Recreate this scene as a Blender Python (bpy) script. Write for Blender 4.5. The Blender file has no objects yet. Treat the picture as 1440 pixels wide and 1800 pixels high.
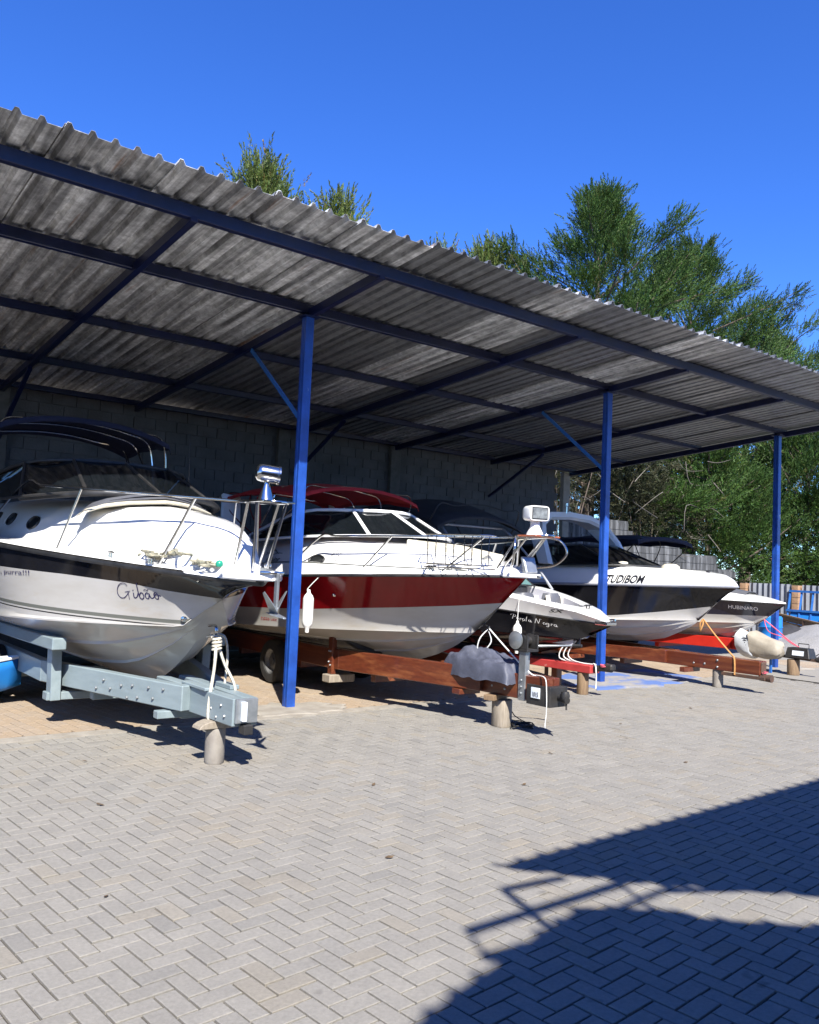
import bpy, bmesh, math, random
import numpy as np
from mathutils import Vector, Matrix
random.seed(7); rng = np.random.default_rng(7)
sc = bpy.context.scene; C = sc.collection
R = math.radians
# ------------------------------------------------------------------ camera, sky, sun, exposure
def make_camera():
    f, yaw, pit, roll = 1479., .902, .063, .043
    w = Vector((math.cos(yaw)*math.cos(pit), math.sin(yaw)*math.cos(pit), math.sin(pit)))
    r = Vector((math.sin(yaw), -math.cos(yaw), 0)); u = r.cross(w)
    r2 = r*math.cos(roll)+u*math.sin(roll); u2 = -r*math.sin(roll)+u*math.cos(roll)
    cd = bpy.data.cameras.new('camera'); o = bpy.data.objects.new('camera', cd); C.objects.link(o)
    cd.sensor_fit = 'VERTICAL'; cd.sensor_height = 36; cd.lens = 36*f/1800; cd.clip_start = .05; cd.clip_end = 3000
    m = Matrix.Identity(4)
    for i in range(3): m[i][0], m[i][1], m[i][2] = r2[i], u2[i], -w[i]
    m[0][3], m[1][3], m[2][3] = 0, 0, 1.77
    o.matrix_world = m; sc.camera = o
make_camera()
SUN_TO = Vector((-.44, -.92, 1.0)).normalized()
SUN_EL = math.asin(SUN_TO.z); SUN_ROT = math.atan2(SUN_TO.x, SUN_TO.y)
wd = bpy.data.worlds.new('World'); sc.world = wd; wd.use_nodes = True
nt = wd.node_tree; nt.nodes.clear()
sky = nt.nodes.new('ShaderNodeTexSky'); sky.sky_type = 'NISHITA'; sky.sun_disc = False
sky.sun_elevation = SUN_EL; sky.sun_rotation = SUN_ROT; sky.altitude = 1200; sky.air_density = 1.0; sky.dust_density = .05; sky.ozone_density = 3.0
hs = nt.nodes.new('ShaderNodeHueSaturation'); hs.inputs['Saturation'].default_value = 1.22; hs.inputs['Hue'].default_value = .512
gr = nt.nodes.new('ShaderNodeMix'); gr.data_type = 'RGBA'; gr.blend_type = 'MULTIPLY'; gr.inputs[0].default_value = 1; gr.inputs[7].default_value = (.80, 1.13, 1.56, 1)
bg = nt.nodes.new('ShaderNodeBackground'); bg.inputs[1].default_value = .077
wo = nt.nodes.new('ShaderNodeOutputWorld')
nt.links.new(sky.outputs[0], hs.inputs['Color']); nt.links.new(hs.outputs[0], gr.inputs[6]); nt.links.new(gr.outputs[2], bg.inputs[0]); nt.links.new(bg.outputs[0], wo.inputs[0])
sl = bpy.data.lights.new('sun', 'SUN'); sl.energy = 5.0; sl.angle = R(.53); sl.color = (1, .955, .88)
so = bpy.data.objects.new('sun', sl); C.objects.link(so); so.rotation_euler = SUN_TO.to_track_quat('Z', 'Y').to_euler()
vs = sc.view_settings; sc.display_settings.display_device = 'sRGB'; vs.view_transform = 'Standard'; vs.look = 'None'; vs.gamma = 1; vs.use_curve_mapping = False; vs.exposure = 1.22
sc.render.engine = 'CYCLES'; sc.cycles.use_denoising = True; sc.cycles.max_bounces = 8; sc.cycles.diffuse_bounces = 4; sc.cycles.sample_clamp_indirect = 4
# ------------------------------------------------------------------ helpers
def link(o, parent=None):
    C.objects.link(o)
    if parent is not None: o.parent = parent
    return o
def tag(o, label, cat, group=None, kind=None):
    if label: o['label'] = label
    if cat: o['category'] = cat
    if group: o['group'] = group
    if kind: o['kind'] = kind
    return o
def thing(name, label, cat, loc=(0, 0, 0), group=None):
    o = link(bpy.data.objects.new(name, None)); o.location = loc; o.empty_display_size = .1
    return tag(o, label, cat, group)
def root_off(p):
    v = Vector((0, 0, 0))
    while p is not None: v += p.location; p = p.parent
    return v
def copy_tree(o, loc=None, label=None, parent=None):
    c = o.copy(); C.objects.link(c); c.parent = parent
    if loc is not None: c.location = loc
    if label: c['label'] = label
    for ch in list(o.children): copy_tree(ch, parent=c)
    return c
class MB:
    def __init__(s): s.v = []; s.f = []; s.m = []; s.mi = 0
    def add(s, vs, fs):
        n = len(s.v); s.v += [tuple(x) for x in vs]
        for f in fs: s.f.append(tuple(i+n for i in f)); s.m.append(s.mi)
        return s
    def box(s, c, d, rz=0, rx=0, ry=0):
        m = Matrix.Rotation(rz, 3, 'Z') @ Matrix.Rotation(ry, 3, 'Y') @ Matrix.Rotation(rx, 3, 'X'); c = Vector(c); h = Vector(d)/2
        vs = [c+m @ Vector((a*h.x, b*h.y, e*h.z)) for a in (-1, 1) for b in (-1, 1) for e in (-1, 1)]
        return s.add(vs, [(0, 1, 3, 2), (4, 6, 7, 5), (0, 4, 5, 1), (2, 3, 7, 6), (0, 2, 6, 4), (1, 5, 7, 3)])
    def bx(s, a, b):
        return s.box([(a[i]+b[i])/2 for i in range(3)], [abs(b[i]-a[i]) for i in range(3)])
    def beam(s, p, q, w, h, up=(0, 0, 1)):
        p, q = Vector(p), Vector(q); d = (q-p).normalized(); up = Vector(up)
        x = d.cross(up)
        if x.length < 1e-4: x = d.cross(Vector((0, 1, 0)))
        x.normalize(); z = x.cross(d).normalized()
        vs = [e+x*a*w/2+z*b*h/2 for e in (p, q) for a, b in ((-1, -1), (1, -1), (1, 1), (-1, 1))]
        return s.add(vs, [(3, 2, 1, 0), (4, 5, 6, 7), (0, 1, 5, 4), (1, 2, 6, 5), (2, 3, 7, 6), (3, 0, 4, 7)])
    def loft(s, rings, closed=True, caps=True):
        n = len(rings[0]); vs = [p for r in rings for p in r]; fs = []
        for i in range(len(rings)-1):
            for j in range(n if closed else n-1):
                k = (j+1) % n; fs.append((i*n+j, i*n+k, (i+1)*n+k, (i+1)*n+j))
        if caps and closed: fs += [tuple(range(n))[::-1], tuple(range((len(rings)-1)*n, len(rings)*n))]
        return s.add(vs, fs)
    def tube(s, pts, r, n=6, closed=False):
        pts = [Vector(p) for p in pts]; N = len(pts); rr = r if hasattr(r, '__len__') else [r]*N
        rings = []; prev = None
        for i, p in enumerate(pts):
            a = pts[i-1] if (i > 0 or closed) else p; b = pts[(i+1) % N] if (i < N-1 or closed) else p
            d = (b-a)
            d = d.normalized() if d.length > 1e-9 else Vector((0, 0, 1))
            if prev is None:
                x = d.cross(Vector((0, 0, 1)))
                if x.length < .1: x = d.cross(Vector((1, 0, 0)))
            else: x = prev-d*prev.dot(d)
            x.normalize(); prev = x; y = d.cross(x)
            rings.append([p+(x*math.cos(t)+y*math.sin(t))*rr[i] for t in [2*math.pi*k/n for k in range(n)]])
        if closed: rings.append(rings[0]); return s.loft(rings, True, False)
        return s.loft(rings)
    def lathe(s, prof, o=(0, 0, 0), ax=(0, 0, 1), n=16):
        o = Vector(o); ax = Vector(ax).normalized(); x = ax.cross(Vector((1, 0, 0)))
        if x.length < .1: x = ax.cross(Vector((0, 1, 0)))
        x.normalize(); y = ax.cross(x)
        rings = [[o+ax*h+(x*math.cos(t)+y*math.sin(t))*max(r, 1e-4) for t in [2*math.pi*k/n for k in range(n)]] for r, h in prof]
        return s.loft(rings)
    def prism(s, poly, dirv):
        d = Vector(dirv); a = [Vector(p) for p in poly]; return s.loft([a, [p+d for p in a]])
    def mesh(s, name, off=(0, 0, 0), mats=(), smooth=None, merge=None):
        me = bpy.data.meshes.new(name); o = Vector(off)
        me.from_pydata([(x[0]-o.x, x[1]-o.y, x[2]-o.z) for x in s.v], [], s.f)
        for m in mats: me.materials.append(m)
        if len(mats) > 1: me.polygons.foreach_set('material_index', s.m)
        bm = bmesh.new(); bm.from_mesh(me)
        if merge: bmesh.ops.remove_doubles(bm, verts=bm.verts, dist=merge); bmesh.ops.dissolve_degenerate(bm, dist=1e-5, edges=bm.edges)
        bmesh.ops.recalc_face_normals(bm, faces=bm.faces)
        if smooth is not None:
            for f in bm.faces: f.smooth = True
            for e in bm.edges:
                if len(e.link_faces) == 2 and e.calc_face_angle(0) > R(smooth): e.smooth = False
        bm.to_mesh(me); bm.free()
        return me
    def build(s, name, mats, parent=None, smooth=None, bevel=0, merge=None, label=None, world=True):
        if not isinstance(mats, (list, tuple)): mats = [mats]
        off = root_off(parent) if world else (0, 0, 0)
        o = link(bpy.data.objects.new(name, s.mesh(name, off, mats, smooth, merge)), parent)
        if bevel:
            b = o.modifiers.new('bevel', 'BEVEL'); b.width = bevel; b.segments = 1; b.limit_method = 'ANGLE'; b.angle_limit = R(40)
        if label: o['label'] = label
        return o
def catmull(pts, n=6):
    P = [Vector(p) for p in pts]; out = []
    for i in range(len(P)-1):
        a = P[max(i-1, 0)]; b = P[i]; c = P[i+1]; d = P[min(i+2, len(P)-1)]
        for k in range(n):
            t = k/n; out.append(.5*((2*b)+(c-a)*t+(2*a-5*b+4*c-d)*t*t+(3*b-a-3*c+d)*t**3))
    out.append(P[-1]); return out
def lerp(xs, ys, x): return float(np.interp(x, xs, ys))
# ------------------------------------------------------------------ materials
MATS = {}
def mat(name, c1, c2=None, scale=4., rough=.5, metal=0., bump=0., bscale=60., coat=0., lo=.35, hi=.65, stretch=(1, 1, 1), spec=.5, rvar=0., c3=None, c3scale=2., c3lo=.6, c3hi=.7, c4=None, c4scale=1., c4lo=.66, c4hi=.72, mottle=None, detail=6., alpha=1., attr=None, coord='Object', rnd=0.):
    m = bpy.data.materials.new(name); m.use_nodes = True; N = m.node_tree.nodes; L = m.node_tree.links
    p = N['Principled BSDF']; MATS[name] = m
    p.inputs['Roughness'].default_value = rough; p.inputs['Metallic'].default_value = metal; p.inputs['Coat Weight'].default_value = coat; p.inputs['Coat Roughness'].default_value = .06
    p.inputs['Specular IOR Level'].default_value = spec; p.inputs['Alpha'].default_value = alpha
    tc = N.new('ShaderNodeTexCoord'); mp = N.new('ShaderNodeMapping'); mp.inputs['Scale'].default_value = stretch
    if coord == 'Position': L.new(N.new('ShaderNodeNewGeometry').outputs['Position'], mp.inputs['Vector'])
    else: L.new(tc.outputs[coord], mp.inputs['Vector'])
    if rnd:
        oi = N.new('ShaderNodeObjectInfo'); mul = N.new('ShaderNodeMath'); mul.operation = 'MULTIPLY'; mul.inputs[1].default_value = 97.
        L.new(oi.outputs['Random'], mul.inputs[0]); cb = N.new('ShaderNodeCombineXYZ'); L.new(mul.outputs[0], cb.inputs[0]); L.new(mul.outputs[0], cb.inputs[1]); L.new(cb.outputs[0], mp.inputs['Location'])
    def noise(sc_, det=detail):
        n = N.new('ShaderNodeTexNoise'); n.inputs['Scale'].default_value = sc_; n.inputs['Detail'].default_value = det; n.inputs['Roughness'].default_value = .6
        L.new(mp.outputs[0], n.inputs['Vector']); return n
    def ramp(src, lo_, hi_):
        r = N.new('ShaderNodeMapRange'); r.inputs[1].default_value = lo_; r.inputs[2].default_value = hi_; L.new(src, r.inputs[0]); return r.outputs[0]
    def mix(fac, a, b, mode='MIX'):
        x = N.new('ShaderNodeMix'); x.data_type = 'RGBA'; x.blend_type = mode
        if hasattr(fac, 'default_value') or not isinstance(fac, (int, float)): L.new(fac, x.inputs[0])
        else: x.inputs[0].default_value = fac
        for s_, k in ((a, 6), (b, 7)):
            if isinstance(s_, tuple): x.inputs[k].default_value = (*s_, 1)
            else: L.new(s_, x.inputs[k])
        return x.outputs[2]
    col = c1
    if c2 is not None:
        n1 = noise(scale); col = mix(ramp(n1.outputs[0], lo, hi), c1, c2)
        if rvar:
            rr = N.new('ShaderNodeMapRange'); rr.inputs[1].default_value = .3; rr.inputs[2].default_value = .7; rr.inputs[3].default_value = rough-rvar; rr.inputs[4].default_value = rough+rvar
            L.new(n1.outputs[0], rr.inputs[0]); L.new(rr.outputs[0], p.inputs['Roughness'])
    if c3 is not None:
        n3 = noise(c3scale); col = mix(ramp(n3.outputs[0], c3lo, c3hi), col, c3)
    if c4 is not None:
        n4 = noise(c4scale, 3.); col = mix(ramp(n4.outputs[0], c4lo, c4hi), col, c4)
    if mottle:
        n5 = N.new('ShaderNodeTexNoise'); n5.inputs['Scale'].default_value = mottle[0]; n5.inputs['Detail'].default_value = 8; n5.inputs['Roughness'].default_value = .7
        L.new(mp.inputs['Vector'].links[0].from_socket, n5.inputs['Vector']); r5 = N.new('ShaderNodeMapRange'); r5.inputs[1].default_value = .35; r5.inputs[2].default_value = .65; r5.inputs[3].default_value = 1-mottle[1]; r5.inputs[4].default_value = 1+mottle[1]
        L.new(n5.outputs[0], r5.inputs[0]); col = mix(1.0, col, r5.outputs[0], 'MULTIPLY')
    if attr:
        a = N.new('ShaderNodeAttribute'); a.attribute_name = attr; col = mix(1.0, col, a.outputs['Color'], 'MULTIPLY')
    if isinstance(col, tuple): p.inputs['Base Color'].default_value = (*col, 1)
    else: L.new(col, p.inputs['Base Color'])
    if bump:
        b = N.new('ShaderNodeBump'); b.inputs['Strength'].default_value = bump; b.inputs['Distance'].default_value = .01; nb = noise(bscale, 4); L.new(nb.outputs[0], b.inputs['Height']); L.new(b.outputs[0], p.inputs['Normal'])
    return m
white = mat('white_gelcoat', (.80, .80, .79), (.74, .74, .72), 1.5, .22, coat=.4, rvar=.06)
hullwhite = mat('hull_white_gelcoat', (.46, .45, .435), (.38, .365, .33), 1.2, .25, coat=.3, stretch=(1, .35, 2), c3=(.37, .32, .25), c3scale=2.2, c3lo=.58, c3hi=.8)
redgel = mat('red_gelcoat', (.235, .006, .008), (.19, .005, .007), 2, .10, coat=.05, spec=.22)
blackgel = mat('black_gelcoat', (.006, .006, .008), (.012, .012, .014), 2, .09, coat=.15, spec=.4)
navygel = mat('navy_gelcoat', (.012, .014, .03), (.02, .02, .04), 2, .1, coat=.15, spec=.4)
greygel = mat('grey_gelcoat', (.30, .31, .34), (.24, .25, .28), 2, .2, coat=.4)
stripegrey = mat('grey_stripe', (.12, .125, .11), None, rough=.3)
rubblack = mat('black_rubber', (.012, .012, .013), (.03, .03, .03), 8, .45)
chrome = mat('stainless_steel', (.62, .62, .60), (.5, .5, .49), 9, .16, metal=1.)
galv = mat('galvanised_steel', (.38, .40, .41), (.28, .30, .31), 12, .38, metal=.7, bump=.05)
bluepaint = mat('chipped_blue_paint', (.009, .046, .24), (.014, .066, .32), 5, .34, c3=(.42, .45, .5), c3scale=7, c3lo=.66, c3hi=.675, bump=.08, bscale=40, stretch=(1, 1, .45), mottle=(5., .22), detail=10)
navypaint = mat('dark_blue_paint', (.003, .006, .034), (.005, .010, .055), 5, .38, bump=.06, bscale=40)
ltblue = mat('light_blue_paint', (.02, .10, .34), (.03, .15, .42), 6, .45)
wood = mat('varnished_red_wood', (.125, .030, .012), (.075, .017, .008), 7, .32, stretch=(6, .35, 6), lo=.3, hi=.7, bump=.12, bscale=30, coat=.3, c3=(.22, .075, .028), c3scale=1.6, c3lo=.5, c3hi=.75)
rawwood = mat('raw_timber', (.22, .15, .085), (.15, .095, .055), 9, .75, stretch=(5, 5, .6), bump=.3, bscale=30)
greywood = mat('weathered_stump', (.29, .25, .20), (.20, .17, .13), 9, .8, stretch=(5, 5, .7), bump=.3, bscale=30)
concpost = mat('concrete_stump', (.25, .23, .20), (.18, .16, .14), 9, .85, bump=.3, bscale=50)
paintgrey = mat('grey_blue_paint', (.215, .265, .28), (.175, .22, .235), 3, .42, bump=.08, bscale=20, stretch=(4, .5, 4), c3=(.20, .21, .20), c3scale=14, c3lo=.68, c3hi=.74)
redpaint = mat('red_paint', (.42, .018, .009), (.34, .013, .008), 4, .4, c3=(.20, .04, .03), c3scale=9, c3lo=.66, c3hi=.75)
pinkred = mat('faded_red_paint', (.42, .045, .045), (.33, .03, .03), 5, .5, c3=(.5, .2, .17), c3scale=9, c3lo=.62, c3hi=.7)
blackmetal = mat('black_metal', (.014, .014, .015), (.03, .028, .026), 9, .5, bump=.15)
rusty = mat('rusty_iron', (.05, .034, .026), (.10, .05, .03), 9, .75, bump=.25)
rubber = mat('tyre_rubber', (.012, .012, .012), (.022, .021, .02), 9, .8, bump=.1)
rimgrey = mat('wheel_rim_paint', (.22, .22, .22), (.1, .1, .1), 6, .4, metal=.5)
navycanvas = mat('navy_canvas', (.008, .010, .030), (.014, .016, .04), 7, .85, bump=.2, bscale=25)
redcanvas = mat('red_canvas', (.45, .015, .017), (.36, .012, .014), 5, .8, bump=.2, bscale=25)
charcanvas = mat('charcoal_canvas', (.018, .018, .021), (.028, .028, .032), 6, .85, bump=.2, bscale=25)
tarpm = mat('slate_tarpaulin', (.075, .082, .115), (.045, .05, .072), 5, .6, bump=.6, bscale=14)
beigecanvas = mat('beige_canvas', (.32, .29, .235), (.24, .21, .165), 4, .9, bump=.3, bscale=25, c3=(.22, .19, .15), c3scale=2, c3lo=.6, c3hi=.75)
whitecanvas = mat('white_canvas', (.46, .48, .5), (.38, .4, .42), 4, .85, bump=.2, bscale=25)
cream = mat('cream_vinyl', (.66, .62, .50), (.55, .51, .41), 5, .5, bump=.1)
lavender = mat('pale_vinyl', (.62, .62, .68), (.55, .55, .6), 5, .5)
greyvinyl = mat('grey_vinyl', (.10, .105, .12), (.08, .082, .095), 6, .5)
ropem = mat('cream_rope', (.60, .56, .46), (.42, .38, .30), 60, .9, bump=.5, bscale=120)
whiterope = mat('white_rope', (.72, .72, .70), (.55, .55, .52), 60, .9, bump=.5, bscale=120)
orangerope = mat('orange_rope', (.48, .25, .08), (.36, .18, .06), 60, .9, bump=.5, bscale=120)
pinkrope = mat('pink_rope', (.62, .12, .17), (.5, .08, .12), 60, .9)
wirem = mat('black_cable', (.02, .02, .02), None, rough=.6)
fenderm = mat('fender_vinyl', (.80, .80, .78), (.72, .72, .7), 4, .4)
greyfender = mat('grey_fender_vinyl', (.36, .38, .38), (.28, .3, .3), 4, .45)
darkglass = mat('tinted_glass', (.006, .008, .010), None, rough=.03, alpha=.86)
paleglass = mat('pale_green_glass', (.16, .30, .30), None, rough=.03, alpha=.55)
bluetub = mat('blue_plastic', (.012, .14, .44), (.018, .18, .5), 4, .4)
inkblue = mat('navy_ink', (.012, .01, .07), None, rough=.5)
inkblack = mat('black_ink', (.008, .008, .01), None, rough=.4)
inkwhite = mat('white_ink', (.78, .78, .78), None, rough=.5)
inkred = mat('red_ink', (.4, .02, .02), None, rough=.4)
platewhite = mat('white_plate', (.72, .76, .80), (.6, .65, .7), 9, .5)
lensm = mat('lamp_lens', (.55, .60, .62), (.2, .22, .24), 14, .08, metal=.6)
# ------------------------------------------------------------------ ground, paving
SA = R(4.8); PL, PW_ = .2, .1
pav = mat('grey_paver', (.222, .210, .188), (.196, .186, .168), 3., .85, bump=.4, bscale=150, attr='tint', c3=(.232, .207, .170), c3scale=.45, c3lo=.52, c3hi=.72, c4=(.12, .112, .10), c4scale=3.2, c4lo=.69, c4hi=.76, mottle=(45., .12), coord='Position')
tanpav = mat('tan_paver', (.295, .232, .170), (.25, .20, .152), 1.6, .85, bump=.35, bscale=160, attr='tint', mottle=(35., .12), c3=(.35, .29, .22), c3scale=.8, c3lo=.5, c3hi=.7)
joint = mat('paver_joint_sand', (.035, .031, .026), (.065, .056, .045), 9, .95, bump=.4, bscale=120)
dirt = mat('bare_earth', (.24, .20, .15), (.16, .14, .10), .6, .95, bump=.4, bscale=8)
far_yard = mat('distant_paving', (.24, .226, .20), (.21, .198, .176), 1.4, .85, bump=.3, bscale=40)
conc = mat('rough_concrete', (.28, .258, .222), (.21, .188, .158), 6, .9, bump=.5, bscale=40)
bluecon = mat('paint_stained_concrete', (.275, .26, .245), (.22, .212, .198), 6, .9, bump=.4, bscale=40, c3=(.08, .14, .34), c3scale=1.3, c3lo=.47, c3hi=.56)
def struct(o, label=None): o['kind'] = 'structure'; return o
def sheet(name, x0, y0, x1, y1, z, m, parent=None):
    return MB().add([(x0, y0, z), (x1, y0, z), (x1, y1, z), (x0, y1, z)], [(0, 1, 2, 3)]).build(name, m, parent)
struct(sheet('ground', -600, -600, 900, 900, -.09, dirt))
yard = struct(sheet('yard_pavement', -12, -14, 15.2, 8.32, -.014, joint))
struct(sheet('yard_pavement', 15.2, -14, 60, 40, -.003, far_yard))
struct(sheet('yard_pavement', 15.2, -40, 60, -14, -.004, far_yard))
floor = struct(sheet('shed_floor', -12, 8.32, 15.2, 14.9, -.015, joint))
def paver_geo(L, W, dz=0, ch=.003):
    a, b = L/2, W/2; vs = []
    for (e, z) in ((0, -.03), (0, -ch*.8), (ch, 0)):
        vs += [(-a+e, -b+e, z+dz), (a-e, -b+e, z+dz), (a-e, b-e, z+dz), (-a+e, b-e, z+dz)]
    fs = [(0+i, (i+1) % 4, 4+(i+1) % 4, 4+i) for i in range(4)]+[(4+i, 4+(i+1) % 4, 8+(i+1) % 4, 8+i) for i in range(4)]+[(8, 9, 10, 11)]
    return vs, fs
def tints(n, warm=.1):
    out = []
    for _ in range(n):
        g = 1+rng.normal()*.024; w = rng.random()
        if w < warm: out.append((g*1.02, g*.985, g*.92))
        elif w < warm+.05: out.append((g*.90, g*.905, g*.91))
        else: out.append((g, g*.998, g*.99))
    return out
def pavement(cells, name, m, parent, L, W, warm, near=300):
    """cells: (x,y,angle). The nearest become single parts sharing meshes, the rest one mesh."""
    _ = 0; cells = sorted(cells, key=lambda c: c[3])
    variants = []
    for k, t in enumerate(tints(14, warm)):
        vs, fs = paver_geo(L-.010, W-.010); me = bpy.data.meshes.new(name); me.from_pydata(vs, [], fs); me.materials.append(m)
        at = me.color_attributes.new('tint', 'FLOAT_COLOR', 'POINT'); at.data.foreach_set('color', np.tile([*t, 1.], len(vs)).ravel()); variants.append(me)
    for c in cells[:near]:
        o = link(bpy.data.objects.new(name, random.choice(variants)), parent)
        o.location = (c[0], c[1], rng.normal()*.0012-.001); o.rotation_euler = (rng.normal()*.006, rng.normal()*.006, c[2]+rng.normal()*.008)
    V = []; F = []; T = []; vs0, fs0 = paver_geo(L-.010, W-.010); vs0 = np.array(vs0); tt = tints(len(cells), warm)
    for i, c in enumerate(cells[near:]):
        a = c[2]+rng.normal()*.008; ca, sa = math.cos(a), math.sin(a); x = vs0[:, 0]*ca-vs0[:, 1]*sa+c[0]; y = vs0[:, 0]*sa+vs0[:, 1]*ca+c[1]
        z = vs0[:, 2]+rng.normal()*.0012-.001+vs0[:, 0]*rng.normal()*.006+vs0[:, 1]*rng.normal()*.006
        V.append(np.stack([x, y, z], 1)); F += [tuple(j+i*12 for j in f) for f in fs0]; T.append(np.tile([*tt[i], 1.], (12, 1)))
    V = np.concatenate(V); me = bpy.data.meshes.new(name+'_field'); me.from_pydata(V.tolist(), [], F); me.materials.append(m)
    at = me.color_attributes.new('tint', 'FLOAT_COLOR', 'POINT'); at.data.foreach_set('color', np.concatenate(T).ravel())
    o = link(bpy.data.objects.new(name+'_field', me), parent); o['kind'] = 'stuff'
def inview(x, y, far, slack=1.3):
    d = math.hypot(x, y)
    if d > far or d < 1.2: return False
    a = math.atan2(y, x)-.902
    return x*math.cos(.902)+y*math.sin(.902) > 1.0 and abs(d*math.sin(a)) < d*math.cos(a)*.52+slack
cells = []; ca, sa = math.cos(SA), math.sin(SA)
for i in range(-160, 260):
    for j in range(-160, 200):
        for kind in (0, 1):
            k = (i-j) % 4
            if kind == 0 and k == 0: cx, cy, an = (i+1)*.1, (j+.5)*.1, 0
            elif kind == 1 and k == 3: cx, cy, an = (i+.5)*.1, (j+1)*.1, math.pi/2
            else: continue
            x = cx*ca-cy*sa; y = cx*sa+cy*ca
            if y > 8.40 or x > 15 or not inview(x, y, 21, 3.6): continue
            cells.append((x, y, an+SA, math.hypot(x, y)+(0 if inview(x, y, 19, .0) else 50)))
pavement(cells, 'paver', pav, yard, PL, PW_, .10)
cells = []
for i in range(-70, 170):
    for j in range(0, 40):
        x = i*.115; y = 8.60+j*.225+(i % 2)*.112
        if y > 13.6: continue
        xx = x+(y-8.5)*-.12
        if not inview(xx, y, 21, 3.6): continue
        cells.append((xx, y, math.pi/2+.12, math.hypot(x, y)+(0 if inview(xx, y, 19, .0) else 50)))
pavement(cells, 'floor_paver', tanpav, floor, .225, .115, .3)
# concrete strip in lengths along the post line, broken pads round the posts
kerb = struct(MB().bx((-12, 8.31, -.02), (15.2, 8.49, .009)).build('concrete_strip', conc))
def pad(name, cx, cy, rx, ry, z, m, seed):
    r_ = np.random.default_rng(seed); n = 34; ring = []
    for k in range(n):
        t = 2*math.pi*k/n; q = 1+r_.normal()*.10; ring.append((cx+rx*q*math.cos(t)/max(abs(math.cos(t)), abs(math.sin(t)))**.6, cy+ry*q*math.sin(t)/max(abs(math.cos(t)), abs(math.sin(t)))**.6, z))
    ins = [((p[0]-cx)*.93+cx, (p[1]-cy)*.93+cy, z+.012) for p in ring]
    MB().loft([[(p[0], p[1], -.03) for p in ring], ring, ins], True, True).build(name, m).__setitem__('kind', 'structure')
pad('concrete_pad', 5.3, 8.75, .62, .36, .006, conc, 3)
pad('concrete_pad', 11.9, 9.0, 1.7, .85, .006, bluecon, 5)
pad('concrete_pad', 16.7, 8.9, .8, .5, .008, conc, 8)
# ------------------------------------------------------------------ boat shed
ZT, ZB, YP, YB = 4.93, 4.43, 8.86, 14.72; SL = (ZB-ZT)/(YB-YP); YE = 6.56
def roofz(y): return ZT+SL*(y-YP)
XS0, XS1 = -6.6, 17.0
sheetm = mat('weathered_galvanised_sheet', (.76, .77, .775), (.22, .223, .228), 1.9, .42, metal=.12, stretch=(5.5, .35, 1), lo=.36, hi=.60, bump=.12, bscale=18, rvar=.1, c3=(.26, .115, .045), c3scale=1.3, c3lo=.62, c3hi=.72, rnd=1., detail=9, mottle=(9., .36))
shed = thing('boat_shed', 'open fronted boat shed with corrugated metal roof on blue steel posts', 'shed', (5.3, 8.86, 0))
PITCH = .186
def sheet_mesh():
    prof = []; per = [(0, 0), (.020, .044), (.050, .044), (.074, 0)]
    for k in range(5):
        for x, z in per: prof.append((k*PITCH+x, z))
    prof += [(5*PITCH, .001), (5*PITCH+.020, .046), (5*PITCH+.045, .046)]
    rings = []; ys = np.linspace(YE, 14.98, 6)
    for y in ys: rings.append([(x, y, roofz(y)+z+.004+(.003*math.sin(9*y+x*4))) for x, z in prof]+[(x, y, roofz(y)+z) for x, z in prof[::-1]])
    return MB().loft(rings).mesh('roof_sheet', root_off(shed), [sheetm], None)
sheetm2 = mat('dull_galvanised_sheet', (.33, .335, .34), (.16, .162, .166), 1.9, .33, metal=.45, stretch=(5.5, .35, 1), lo=.36, hi=.66, bump=.08, bscale=18, rvar=.06, rnd=1., detail=8, mottle=(9., .25))
sm = sheet_mesh(); sm2 = sm.copy(); sm2.materials[0] = sheetm2; x = XS0; k = 0
while x < XS1-.3:
    o = link(bpy.data.objects.new('roof_sheet', sm if x < 5.2 or k in (15, 18) else sm2), shed); o.location = (x, .30-.036*(x-1.3)+rng.normal()*.018, .0015*(k % 2)+rng.normal()*.0015); o.rotation_euler = (rng.normal()*.0006, rng.normal()*.0015, rng.normal()*.0012); x += 5*PITCH; k += 1
XE = 16.92
for y, h in ((7.4, .13), (8.86, .12), (10.85, .10), (12.9, .10), (14.5, .09)):
    z = roofz(y)-h/2-.004
    b = MB().bx((XS0, y-.04, z-h/2), (XE, y+.04, z+h/2-.002)); b.build('purlin', navypaint, shed, bevel=.006)
RX = [-5.4, -2.6, .2, 3.1, 5.3, 8.6, 11.1, 14.0, 16.85]
for xr in RX:
    MB().beam((xr, 7.36, roofz(7.36)-.115), (xr, 14.62, roofz(14.62)-.115), .075, .11).build('rafter', navypaint, shed, bevel=.006)
POSTX = [-.35, 5.28, 11.1, 16.62]
for px_, in [(a,) for a in POSTX]:
    pm = MB(); zt = roofz(YP)-.17
    for s_ in (-1, 1):   # two channels welded back to back with a seam between
        pm.bx((px_-.058, YP+s_*.004, .0), (px_+.058, YP+s_*.055, zt))
    pm.bx((px_-.052, YP-.0045, 0), (px_+.052, YP+.0045, zt))
    po = pm.build('post', bluepaint, shed, bevel=.007)
    MB().bx((px_-.11, YP-.10, zt-.001), (px_+.11, YP+.10, zt+.012)).build('cap_plate', navypaint, po)
    if 0 < px_ < 15:
        MB().beam((px_, YP+.07, 3.5), (px_, 10.32, roofz(10.32)-.19), .055, .02, (1, 0, 0)).build('brace', ltblue, shed)
for xr in (8.6, 14.0, 3.1): MB().beam((xr, 14.66, 3.5), (xr, 12.95, roofz(12.95)-.19), .06, .05).build('brace', navypaint, shed)
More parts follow.
